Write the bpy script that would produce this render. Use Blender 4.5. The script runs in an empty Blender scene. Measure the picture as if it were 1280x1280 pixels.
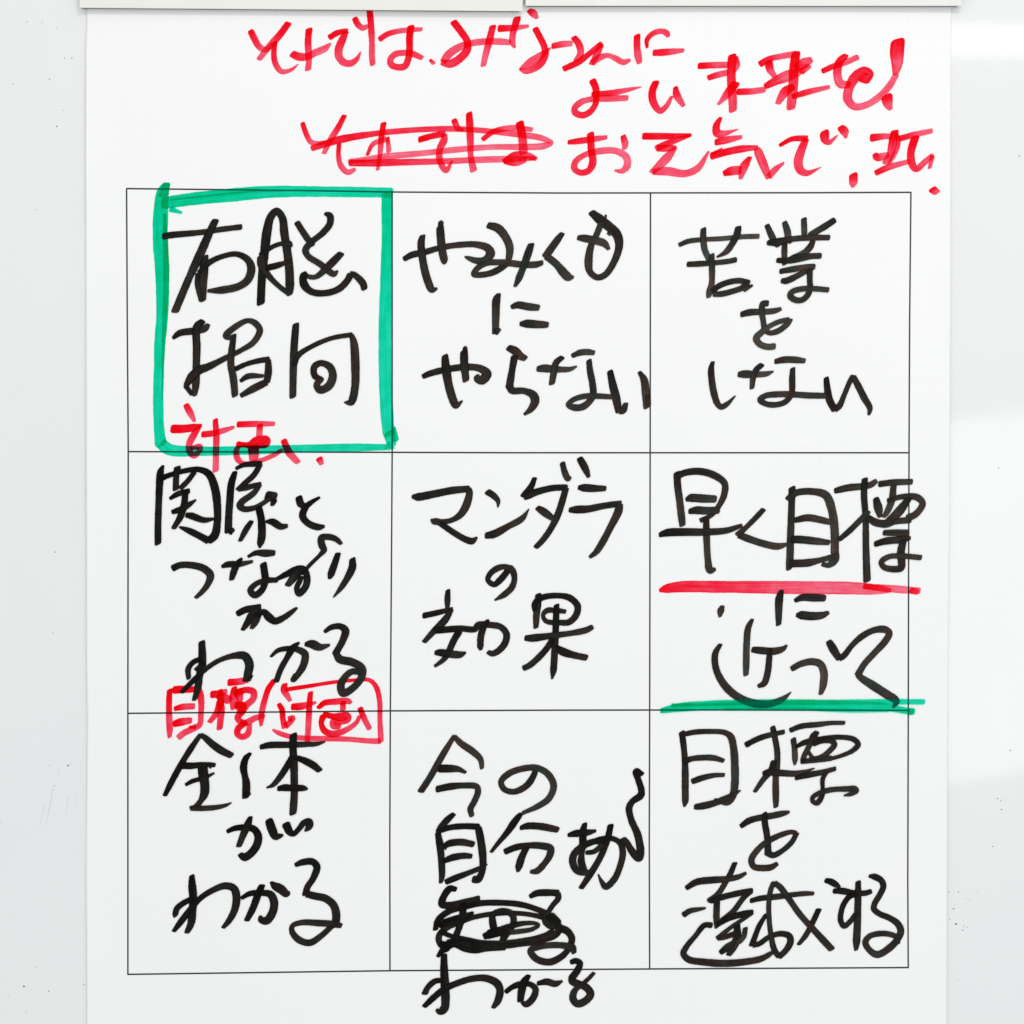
import bpy, math, random
from mathutils import noise, Vector

# ------------------------------------------------------------------ camera, world, lamps, exposure
scene = bpy.context.scene
S = 0.00073            # metres of board per photograph pixel
D = 1.6                # camera distance from the board

def wx(px): return (px - 640.0) * S
def wz(py): return (640.0 - py) * S

cam_data = bpy.data.cameras.new("camera")
cam = bpy.data.objects.new("camera", cam_data)
scene.collection.objects.link(cam)
cam.location = (0, -D, 0)
cam.rotation_euler = (math.radians(90), 0, 0)
cam_data.sensor_width = 36.0
cam_data.lens = 18.0 * D / (640 * S)
cam_data.clip_start = 0.05
cam_data.clip_end = 100
scene.camera = cam

world = bpy.data.worlds.new("World")
scene.world = world
world.use_nodes = True
wbg = world.node_tree.nodes["Background"]
wbg.inputs[0].default_value = (0.975, 0.99, 1.0, 1)
wbg.inputs[1].default_value = 0.862

def area_lamp(name, loc, target, sx, sy, power, color, roll=0.0):
    l = bpy.data.lights.new(name, 'AREA')
    l.shape = 'RECTANGLE'
    l.size, l.size_y, l.energy, l.color = sx, sy, power, color
    o = bpy.data.objects.new(name, l)
    scene.collection.objects.link(o)
    o.location = loc
    d = Vector(target) - Vector(loc)
    o.rotation_euler = d.to_track_quat('-Z', 'Y').to_euler()
    if roll:
        o.rotation_euler.rotate_axis('Z', roll)
    return o

# ceiling tube over the board: it casts the crisp shadow under the magnet bars
area_lamp("ceiling_tube_lamp", (0.40, -1.55, 1.72), (0, 0, 0.10), 1.3, 0.05, 11.4, (1.0, 0.965, 0.92))
# second tube farther back: mirrored in the glossy board at the upper right
area_lamp("ceiling_tube_lamp", (2.52, -4.56, 1.655), (2.52, 0, 1.655), 2.1, 0.085, 3.6, (0.97, 0.985, 1.0))
# window behind the camera: mirrored in the lower right of the board
area_lamp("window_lamp", (2.33, -4.0, -0.16), (2.33, 0, -0.16), 2.1, 1.14, 19.0, (0.93, 1.0, 0.985), math.radians(8))

scene.view_settings.view_transform = 'Standard'
scene.view_settings.look = 'None'
scene.view_settings.exposure = 0.0
scene.view_settings.gamma = 1.0
scene.cycles.transparent_max_bounces = 48
scene.cycles.max_bounces = 8

# ------------------------------------------------------------------ helpers
def new_mat(name):
    m = bpy.data.materials.new(name)
    m.use_nodes = True
    nt = m.node_tree
    nt.nodes.clear()
    out = nt.nodes.new('ShaderNodeOutputMaterial')
    return m, nt, out

def N(nt, kind, **kw):
    n = nt.nodes.new(kind)
    for k, v in kw.items():
        setattr(n, k, v)
    return n

def math_node(nt, op, a, b=None, c=None, clamp=False):
    n = N(nt, 'ShaderNodeMath', operation=op, use_clamp=clamp)
    for i, v in enumerate((a, b, c)):
        if v is None: continue
        if isinstance(v, (int, float)): n.inputs[i].default_value = v
        else: nt.links.new(v, n.inputs[i])
    return n.outputs[0]

def link(name, mesh, mat, parent=None, **props):
    if mat: mesh.materials.append(mat)
    o = bpy.data.objects.new(name, mesh)
    scene.collection.objects.link(o)
    if parent: o.parent = parent
    for k, v in props.items(): o[k] = v
    return o

def mesh_from(name, verts, faces):
    me = bpy.data.meshes.new(name)
    me.from_pydata(verts, [], faces)
    me.update()
    return me

# ------------------------------------------------------------------ materials
def board_material():
    m, nt, out = new_mat("whiteboard_enamel")
    p = N(nt, 'ShaderNodeBsdfPrincipled')
    tc = N(nt, 'ShaderNodeTexCoord')
    # wiped marker residue: faint, broad, cool grey clouds
    mp = N(nt, 'ShaderNodeMapping'); mp.inputs['Scale'].default_value = (3.0, 1.0, 1.6)
    n1 = N(nt, 'ShaderNodeTexNoise'); n1.inputs['Scale'].default_value = 1.6; n1.inputs['Detail'].default_value = 3
    r1 = N(nt, 'ShaderNodeValToRGB')
    r1.color_ramp.elements[0].position = 0.35; r1.color_ramp.elements[0].color = (0.775, 0.788, 0.786, 1)
    r1.color_ramp.elements[1].position = 0.7; r1.color_ramp.elements[1].color = (0.806, 0.812, 0.808, 1)
    nt.links.new(tc.outputs['Object'], mp.inputs[0]); nt.links.new(mp.outputs[0], n1.inputs[0])
    nt.links.new(n1.outputs[0], r1.inputs[0]); nt.links.new(r1.outputs[0], p.inputs['Base Color'])
    n2 = N(nt, 'ShaderNodeTexNoise'); n2.inputs['Scale'].default_value = 14; n2.inputs['Detail'].default_value = 4
    nt.links.new(tc.outputs['Object'], n2.inputs[0])
    rough = math_node(nt, 'MULTIPLY_ADD', n2.outputs[0], 0.05, 0.03)
    nt.links.new(rough, p.inputs['Roughness'])
    n3 = N(nt, 'ShaderNodeTexNoise'); n3.inputs['Scale'].default_value = 5; n3.inputs['Detail'].default_value = 1
    nt.links.new(tc.outputs['Object'], n3.inputs[0])
    b = N(nt, 'ShaderNodeBump'); b.inputs['Strength'].default_value = 0.12; b.inputs['Distance'].default_value = 0.002
    nt.links.new(n3.outputs[0], b.inputs['Height']); nt.links.new(b.outputs[0], p.inputs['Normal'])
    nt.links.new(p.outputs[0], out.inputs[0])
    return m

def paper_material():
    m, nt, out = new_mat("flip_chart_paper")
    p = N(nt, 'ShaderNodeBsdfPrincipled')
    p.inputs['Roughness'].default_value = 0.75
    p.inputs['Specular IOR Level'].default_value = 0.25
    tc = N(nt, 'ShaderNodeTexCoord')
    sep = N(nt, 'ShaderNodeSeparateXYZ'); nt.links.new(tc.outputs['Object'], sep.inputs[0])
    pitch = 27.2 * S
    def lines(sock, origin):
        u = math_node(nt, 'ADD', sock, -origin + 100 * pitch)
        u = math_node(nt, 'DIVIDE', u, pitch)
        f = math_node(nt, 'FRACT', u)
        d = math_node(nt, 'ABSOLUTE', math_node(nt, 'SUBTRACT', f, 0.5))
        return math_node(nt, 'GREATER_THAN', d, 0.5 - 0.55 / 27.2)
    lx = lines(sep.outputs[0], wx(1134.0)); lz = lines(sep.outputs[2], wz(1103.0))
    g = math_node(nt, 'MAXIMUM', lx, lz)
    gn = N(nt, 'ShaderNodeTexNoise'); gn.inputs['Scale'].default_value = 6
    nt.links.new(tc.outputs['Object'], gn.inputs[0])
    g = math_node(nt, 'MULTIPLY', g, math_node(nt, 'MULTIPLY', math_node(nt, 'MAXIMUM', math_node(nt, 'SUBTRACT', gn.outputs[0], 0.46), 0.0), 0.10))
    # paper mottling
    fn = N(nt, 'ShaderNodeTexNoise'); fn.inputs['Scale'].default_value = 9; fn.inputs['Detail'].default_value = 5
    nt.links.new(tc.outputs['Object'], fn.inputs[0])
    v = math_node(nt, 'MULTIPLY_ADD', fn.outputs[0], 0.022, 0.862)
    v = math_node(nt, 'SUBTRACT', v, g)
    comb = N(nt, 'ShaderNodeCombineColor')
    nt.links.new(v, comb.inputs[0]); nt.links.new(v, comb.inputs[1])
    nt.links.new(math_node(nt, 'MULTIPLY', v, 0.994), comb.inputs[2])
    nt.links.new(comb.outputs[0], p.inputs['Base Color'])
    fb = N(nt, 'ShaderNodeTexNoise'); fb.inputs['Scale'].default_value = 700; fb.inputs['Detail'].default_value = 3
    nt.links.new(tc.outputs['Object'], fb.inputs[0])
    b = N(nt, 'ShaderNodeBump'); b.inputs['Strength'].default_value = 0.10; b.inputs['Distance'].default_value = 0.0003
    nt.links.new(fb.outputs[0], b.inputs['Height']); nt.links.new(b.outputs[0], p.inputs['Normal'])
    nt.links.new(p.outputs[0], out.inputs[0])
    return m

def ink_material(name, tint, pigment, cover, streak, edge, body=None):
    """Translucent marker ink: filters the paper below by tint ** load."""
    m, nt, out = new_mat(name)
    uv = N(nt, 'ShaderNodeUVMap', uv_map='stroke')
    sep = N(nt, 'ShaderNodeSeparateXYZ'); nt.links.new(uv.outputs[0], sep.inputs[0])
    at = N(nt, 'ShaderNodeAttribute', attribute_name='load')
    load = at.outputs['Fac']
    # streaks left by the felt tip, running along the stroke
    cmb = N(nt, 'ShaderNodeCombineXYZ')
    nt.links.new(math_node(nt, 'MULTIPLY', sep.outputs[0], 0.018), cmb.inputs[0])
    nt.links.new(math_node(nt, 'MULTIPLY', sep.outputs[1], 8.0), cmb.inputs[1])
    st = N(nt, 'ShaderNodeTexNoise'); st.inputs['Scale'].default_value = 1.0; st.inputs['Detail'].default_value = 4
    nt.links.new(cmb.outputs[0], st.inputs[0])
    tc = N(nt, 'ShaderNodeTexCoord')
    bl = N(nt, 'ShaderNodeTexNoise'); bl.inputs['Scale'].default_value = 95; bl.inputs['Detail'].default_value = 5
    nt.links.new(tc.outputs['Object'], bl.inputs[0])
    s1 = math_node(nt, 'MULTIPLY_ADD', math_node(nt, 'SUBTRACT', st.outputs[0], 0.5), streak * 2, 1.0)
    s2 = math_node(nt, 'MULTIPLY_ADD', math_node(nt, 'SUBTRACT', bl.outputs[0], 0.5), streak * 1.3, 0.0)
    k = math_node(nt, 'ADD', s1, s2)
    # ink pools at the rim of a stroke
    dv = math_node(nt, 'ABSOLUTE', math_node(nt, 'SUBTRACT', sep.outputs[1], 0.5))
    rim = math_node(nt, 'SMOOTH_MIN', 1.0, math_node(nt, 'MULTIPLY', math_node(nt, 'SUBTRACT', dv, 0.36), 9.0), 0.1)
    rim = math_node(nt, 'MULTIPLY', math_node(nt, 'MAXIMUM', rim, 0.0), edge)
    L = math_node(nt, 'MULTIPLY', load, math_node(nt, 'ADD', k, rim))
    L = math_node(nt, 'MAXIMUM', L, 0.15)
    col = N(nt, 'ShaderNodeCombineColor')
    # the dyes separate a little on the paper: warm and olive patches
    hn = N(nt, 'ShaderNodeTexNoise'); hn.inputs['Scale'].default_value = 60; hn.inputs['Detail'].default_value = 2
    nt.links.new(tc.outputs['Object'], hn.inputs[0])
    hue = math_node(nt, 'SUBTRACT', hn.outputs[0], 0.5)
    for i, amt in enumerate((-0.35, 0.22, 0.10)):
        Li = math_node(nt, 'MULTIPLY', L, math_node(nt, 'MULTIPLY_ADD', hue, amt, 1.0))
        nt.links.new(math_node(nt, 'POWER', tint[i], Li), col.inputs[i])
    tr = N(nt, 'ShaderNodeBsdfTransparent'); nt.links.new(col.outputs[0], tr.inputs[0])
    di = N(nt, 'ShaderNodeBsdfPrincipled'); di.inputs['Base Color'].default_value = (*pigment, 1)
    di.inputs['Roughness'].default_value = 0.6; di.inputs['Specular IOR Level'].default_value = 0.08
    if body:      # carbon black: a covering ink that gets blacker as more of it is laid down
        bc = N(nt, 'ShaderNodeCombineColor')
        over = math_node(nt, 'SUBTRACT', math_node(nt, 'MINIMUM', L, 2.2), 1.0)
        for i, amt in enumerate((0.9, -0.3, -0.5)):
            tone = math_node(nt, 'MULTIPLY', math_node(nt, 'POWER', body, over), pigment[i])
            nt.links.new(math_node(nt, 'MULTIPLY', tone, math_node(nt, 'MULTIPLY_ADD', hue, amt * 2, 1.0)), bc.inputs[i])
        nt.links.new(bc.outputs[0], di.inputs['Base Color'])
    mx = N(nt, 'ShaderNodeMixShader'); mx.inputs[0].default_value = cover
    nt.links.new(tr.outputs[0], mx.inputs[1]); nt.links.new(di.outputs[0], mx.inputs[2])
    nt.links.new(mx.outputs[0], out.inputs[0])
    return m

def plain(name, col, rough, spec=0.5, bump=0.0):
    m, nt, out = new_mat(name)
    p = N(nt, 'ShaderNodeBsdfPrincipled')
    p.inputs['Roughness'].default_value = rough
    p.inputs['Specular IOR Level'].default_value = spec
    tc = N(nt, 'ShaderNodeTexCoord')
    n = N(nt, 'ShaderNodeTexNoise'); n.inputs['Scale'].default_value = 20; n.inputs['Detail'].default_value = 6
    nt.links.new(tc.outputs['Object'], n.inputs[0])
    r = N(nt, 'ShaderNodeValToRGB')
    r.color_ramp.elements[0].position = 0.3; r.color_ramp.elements[1].position = 0.75
    r.color_ramp.elements[0].color = (*[c * 0.95 for c in col], 1); r.color_ramp.elements[1].color = (*col, 1)
    nt.links.new(n.outputs[0], r.inputs[0]); nt.links.new(r.outputs[0], p.inputs['Base Color'])
    if bump:
        b = N(nt, 'ShaderNodeBump'); b.inputs['Strength'].default_value = bump; b.inputs['Distance'].default_value = 0.0005
        n2 = N(nt, 'ShaderNodeTexNoise'); n2.inputs['Scale'].default_value = 60
        nt.links.new(tc.outputs['Object'], n2.inputs[0])
        nt.links.new(n2.outputs[0], b.inputs['Height']); nt.links.new(b.outputs[0], p.inputs['Normal'])
    nt.links.new(p.outputs[0], out.inputs[0])
    return m

M_board = board_material()
M_paper = paper_material()
M_red = ink_material("red_marker_ink", (0.984, 0.205, 0.300), (0.85, 0.02, 0.03), 0.04, 0.62, 0.38)
M_green = ink_material("green_marker_ink", (0.06, 0.815, 0.61), (0.0, 0.60, 0.34), 0.12, 0.62, 0.10)
M_black = ink_material("black_marker_ink", (0.205, 0.183, 0.165), (0.037, 0.031, 0.025), 0.72, 0.36, 0.30, 0.05)
M_print = plain("printed_line_ink", (0.018, 0.018, 0.02), 0.6)
M_bar = plain("cream_plastic", (0.80, 0.795, 0.75), 0.38, 0.45, 0.03)
M_speck = plain("dried_ink_specks", (0.06, 0.06, 0.065), 0.6)
M_smudge = ink_material("wiped_grey_ink", (0.80, 0.82, 0.84), (0.3, 0.3, 0.32), 0.0, 0.6, 0.0)

# ------------------------------------------------------------------ whiteboard
def box_mesh(name, x0, x1, y0, y1, z0, z1, bev=0.0, seg=3):
    import bmesh
    bm = bmesh.new()
    bmesh.ops.create_cube(bm, size=1)
    for v in bm.verts:
        v.co = ((x0 + x1) / 2 + v.co.x * (x1 - x0), (y0 + y1) / 2 + v.co.y * (y1 - y0), (z0 + z1) / 2 + v.co.z * (z1 - z0))
    if bev:
        bmesh.ops.bevel(bm, geom=bm.edges[:], offset=bev, segments=seg, profile=0.5, affect='EDGES')
    me = bpy.data.meshes.new(name); bm.to_mesh(me); bm.free()
    return me

board = link("whiteboard", box_mesh("whiteboard", -1.2, 1.2, 0.0, 0.018, -0.85, 0.75, 0.002), M_board)
board["label"] = "glossy white magnetic whiteboard behind the paper sheet, with a tube light mirrored at upper right"
board["category"] = "whiteboard"

rng = random.Random(7)
def speck_mesh(cx, cy, r, seed):
    rg = random.Random(seed); n = 8
    vs = [(wx(cx + r * rg.uniform(.7, 1.2) * math.cos(2 * math.pi * i / n)), -0.00012, wz(cy + r * rg.uniform(.6, 1.1) * math.sin(2 * math.pi * i / n))) for i in range(n)]
    vs += [(wx(cx + (wx_ - cx) * .5), -0.0003, wz(cy + (wy_ - cy) * .5)) for wx_, wy_ in [((v[0] / S) + 640, 640 - v[2] / S) for v in vs]]
    fs = [(i, (i + 1) % n, n + (i + 1) % n, n + i) for i in range(n)] + [tuple(range(n, 2 * n))]
    return mesh_from("ink_speck", vs, fs)

SPECKS = [(34,27,.6),(53,28,.5),(71,35,.4),(81,73,.7),(90,72.5,.8),(62,99,.7),(16,105,.6),(71,158,1.1),(78.5,138,.6),
          (45,262,.6),(69,690,.8),(66,791,.6),(30,1233,1.2),(61,1239,.8),(45,1209,.5),(33,1265,.5),(11,1244,.4),(105,1231,.7),
          (1274,195,.9),(1248,585,.8),(1263,938,.8),(1247,998,.8),(1251,1001,.6),(1255,1000,.5),(1252,1012,.7),(1241,1058,.7),
          (1186,1115,.6),(1198,1115,.7),(1192,1136,1.0),(1193.5,1131,.4),(1195,1155,1.3),(1204.5,1158,.6),(1203.5,1162.5,.8),
          (1209,1159,.5),(1213,1125,.4),(1204,1150,.4),(1187,1149,.5),(1208,1123,.4),(1221,1114,.4),(1197,1225,.5),(85,957,1.0)]
for i, (cx, cy, r) in enumerate(SPECKS):
    link("ink_speck", speck_mesh(cx, cy, r, i), M_speck, board)

# ------------------------------------------------------------------ the sheet of paper
def lift(x, z):
    """How far the sheet stands off the board at (x, z)."""
    xl, xr = wx(108.0), wx(1186.0)
    v = noise.noise(Vector((3.1, z * 4.2, 0.7))); v2 = noise.noise(Vector((8.3, z * 6.5, 1.9)))
    edge = max(0.0, 1 - (x - xl) / 0.032)
    e = (edge ** 2) * max(0.0003, 0.0012 + 0.0026 * v) * min(1.0, max(0.0, (wz(20) - z) / 0.03))
    edge2 = max(0.0, 1 - (xr - x) / 0.03)
    e2 = (edge2 ** 2) * max(0.0, 0.0004 + 0.0012 * v2)
    w = 0.0005 * (1 + noise.noise(Vector((x * 3.2, z * 2.6, 4.4))))
    return 0.0003 + e + e2 + w

LEFT = [(5,109),(30,108.6),(60,107.6),(120,107.5),(240,107.5),(400,107.8),(560,108.2),(700,108.6),(820,108.4),(900,109.4),(1000,108.4),(1100,107.8),(1200,108.6),(1290,108.8),(1400,109)]
RIGHT = [(5,1189),(60,1188.6),(200,1188.4),(400,1187.6),(560,1187),(750,1185.6),(920,1184),(1100,1183.4),(1290,1183),(1400,1182.6)]
def interp(tab, y):
    for (a, va), (b, vb) in zip(tab, tab[1:]):
        if y <= b: 
            t = (y - a) / (b - a); t = max(0, min(1, t))
            return va + (vb - va) * t
    return tab[-1][1]

def paper_mesh():
    ny, nx = 260, 190
    vs, fs = [], []
    for j in range(ny + 1):
        py = 3 + (1400 - 3) * j / ny
        l, r = interp(LEFT, py), interp(RIGHT, py)
        for i in range(nx + 1):
            u = i / nx
            # finer columns near both edges
            u = u - math.sin(2 * math.pi * u) * 0.09
            x, z = wx(l + (r - l) * u), wz(py)
            vs.append((x, -lift(x, z), z))
    for j in range(ny):
        for i in range(nx):
            a = j * (nx + 1) + i
            fs.append((a, a + nx + 1, a + nx + 2, a + 1))
    n = len(vs); t = 0.00012
    # back side and rim give the sheet its thickness
    vs += [(x, y + t, z) for x, y, z in vs]
    fs += [(a + n, d + n, c + n, b + n) for a, b, c, d in fs[:ny * nx]]
    W = nx + 1
    for j in range(ny):
        a, b = j * W, (j + 1) * W
        fs.append((a, a + n, b + n, b)); fs.append((a + nx, b + nx, b + nx + n, a + nx + n))
    for i in range(nx):
        fs.append((i, i + 1, i + 1 + n, i + n)); k = ny * W
        fs.append((k + i, k + i + n, k + i + 1 + n, k + i + 1))
    me = mesh_from("sheet", vs, fs)
    me.shade_smooth()
    return me

root = bpy.data.objects.new("flip_chart_sheet", None)
scene.collection.objects.link(root)
root["label"] = "large white flip chart sheet with a nine-square grid of black, red and green marker handwriting"
root["category"] = "paper sheet"
link("sheet", paper_mesh(), M_paper, root)

# ------------------------------------------------------------------ marker strokes
def catmull(pts, step=1.0):
    """pts: (x, y, w). Smooth resampled list."""
    if len(pts) == 1: 
        return [(pts[0][0] - .01, pts[0][1], pts[0][2]), (pts[0][0] + .01, pts[0][1], pts[0][2])]
    P = [tuple(2 * a - b for a, b in zip(pts[0], pts[1]))] + list(pts) + [tuple(2 * a - b for a, b in zip(pts[-1], pts[-2]))]
    out = []
    for i in range(1, len(P) - 2):
        p0, p1, p2, p3 = P[i - 1:i + 3]
        def dd(a, b): return max(1e-4, math.hypot(a[0] - b[0], a[1] - b[1])) ** 0.5
        t0 = 0; t1 = dd(p0, p1); t2 = t1 + dd(p1, p2); t3 = t2 + dd(p2, p3)
        n = max(2, int(math.hypot(p2[0] - p1[0], p2[1] - p1[1]) / step))
        for k in range(n):
            t = t1 + (t2 - t1) * k / n
            r = []
            for c in range(3):
                a1 = (t1 - t) / (t1 - t0) * p0[c] + (t - t0) / (t1 - t0) * p1[c]
                a2 = (t2 - t) / (t2 - t1) * p1[c] + (t - t1) / (t2 - t1) * p2[c]
                a3 = (t3 - t) / (t3 - t2) * p2[c] + (t - t2) / (t3 - t2) * p3[c]
                b1 = (t2 - t) / (t2 - t0) * a1 + (t - t0) / (t2 - t0) * a2
                b2 = (t3 - t) / (t3 - t1) * a2 + (t - t1) / (t3 - t1) * a3
                r.append((t2 - t) / (t2 - t1) * b1 + (t - t1) / (t2 - t1) * b2)
            lo, hi = min(p1[2], p2[2]), max(p1[2], p2[2])
            r[2] = min(max(r[2], lo), hi)
            out.append(tuple(r))
    out.append(tuple(pts[-1]))
    return out

NIB = (math.cos(math.radians(28)), -math.sin(math.radians(28)))

def ribbon(run, V, F, U, LD, zoff, u0, load0, load1, total, seed, cap0=True, cap1=True):
    rows = []
    n = len(run)
    tang = []
    for i in range(n):
        a, b = run[max(0, i - 1)], run[min(n - 1, i + 1)]
        dx, dy = b[0] - a[0], b[1] - a[1]; l = math.hypot(dx, dy) or 1
        tang.append((dx / l, dy / l))
    CAPS = [(-1.0, .50), (-.8, .74), (-.45, .91), (-.2, .98)]
    if cap0:
        x, y, w = run[0]; tx, ty = tang[0]; e = w * 0.28
        for s, k in CAPS: rows.append((x + tx * e * s, y + ty * e * s, w * k, tx, ty, s * e, 0))
    s = 0
    for i in range(n):
        x, y, w = run[i]; tx, ty = tang[i]
        if i: s += math.hypot(x - run[i - 1][0], y - run[i - 1][1])
        # signed curvature over a short window
        a, b = tang[max(0, i - 2)], tang[min(n - 1, i + 2)]
        pa, pb = run[max(0, i - 2)], run[min(n - 1, i + 2)]
        ds = math.hypot(pb[0] - pa[0], pb[1] - pa[1]) or 1
        cr = (a[0] * b[1] - a[1] * b[0]) / ds
        wob = 1 + 0.05 * noise.noise(Vector((s * 0.09, seed * 1.7, 0))) + 0.03 * noise.noise(Vector((s * 0.5, seed * 3.1, 5)))
        rows.append((x, y, w * wob, tx, ty, s, cr))
    if cap1:
        x, y, w = run[-1]; tx, ty = tang[-1]; e = w * 0.28
        for q, k in reversed(CAPS): rows.append((x - tx * e * q, y - ty * e * q, w * k, tx, ty, s - q * e, 0))
    base = len(V)
    smin, smax = rows[0][5], rows[-1][5]
    for (x, y, w, tx, ty, s, cr) in rows:
        h = w / 2; hl = hr = h
        if abs(cr) > 1e-4:
            R = abs(1 / cr) * 0.97
            if cr > 0: hl = min(h, R)      # centre of curvature on the (-ty, tx) side
            else: hr = min(h, R)
        f = min(1, max(0, (u0 + s) / max(total, 1)))
        ld = load0 + (load1 - load0) * min(1, f / 0.6)
        zz = zoff + 0.00002 * f
        jit = noise.noise(Vector((x * .55, y * .55, seed))) * 0.22
        # the wedge tip leaves slanted ends: shear the rows near each end towards the nib's direction
        sn = NIB[0] * tx + NIB[1] * ty; cn = -NIB[0] * ty + NIB[1] * tx
        lim = 0.16 + 0.34 * abs(ty)
        shear = max(-lim, min(lim, sn / cn if abs(cn) > 0.2 else 0.0)) * (0.8 + 0.4 * noise.noise(Vector((seed, 2.2, 1.1))))
        g = 0.0
        if cap0: g = max(g, 1 - (s - smin) / (w * 0.9))
        if cap1: g = max(g, 1 - (smax - s) / (w * 0.9))
        shear *= max(0.0, g)
        for sd, off in ((0.0, hl + jit), (0.5, 0.0), (1.0, -(hr + jit))):
            X, Z = wx(x - ty * off + tx * off * shear), wz(y + tx * off + ty * off * shear)
            V.append((X, -lift(X, Z) - zz, Z))
            U.append(((u0 + s) + seed * 37.0, sd)); LD.append(ld)
    for i in range(len(rows) - 1):
        a = base + 3 * i
        F.append((a, a + 1, a + 4, a + 3)); F.append((a + 1, a + 2, a + 5, a + 4))
    return s

def ink_mesh(name, strokes, zbase, strength, fade):
    V, F, U, LD = [], [], [], []
    for si, pts in enumerate(strokes):
        runs, cur = [], []
        for (x, y, w, c) in pts:
            cur.append((x, y, w))
            if c and len(cur) > 1:
                runs.append(cur); cur = [(x, y, w)]
        if len(cur) > 1 or not runs: runs.append(cur)
        sm = [catmull(r) for r in runs]
        total = sum(math.hypot(b[0] - a[0], b[1] - a[1]) for r in sm for a, b in zip(r, r[1:]))
        u = 0
        lv = 1 + 0.22 * noise.noise(Vector((hash_s(name) * 0.37, si * 2.3, 0.5)))
        for ri, r in enumerate(sm):
            seed = (hash_s(name) + si * 13 + ri * 5) % 97
            u += ribbon(r, V, F, U, LD, zbase + si * 0.000022 + ri * 0.000006, u, strength * fade[0] * lv, strength * fade[1] * lv, total, seed, cap0=(ri == 0))
    me = mesh_from(name, V, F)
    uvl = me.uv_layers.new(name='stroke')
    for lp in me.loops: uvl.data[lp.index].uv = U[lp.vertex_index]
    at = me.attributes.new('load', 'FLOAT', 'POINT')
    at.data.foreach_set('value', LD)
    return me

def hash_s(s): return sum(ord(c) * (i + 3) for i, c in enumerate(s))

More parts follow.
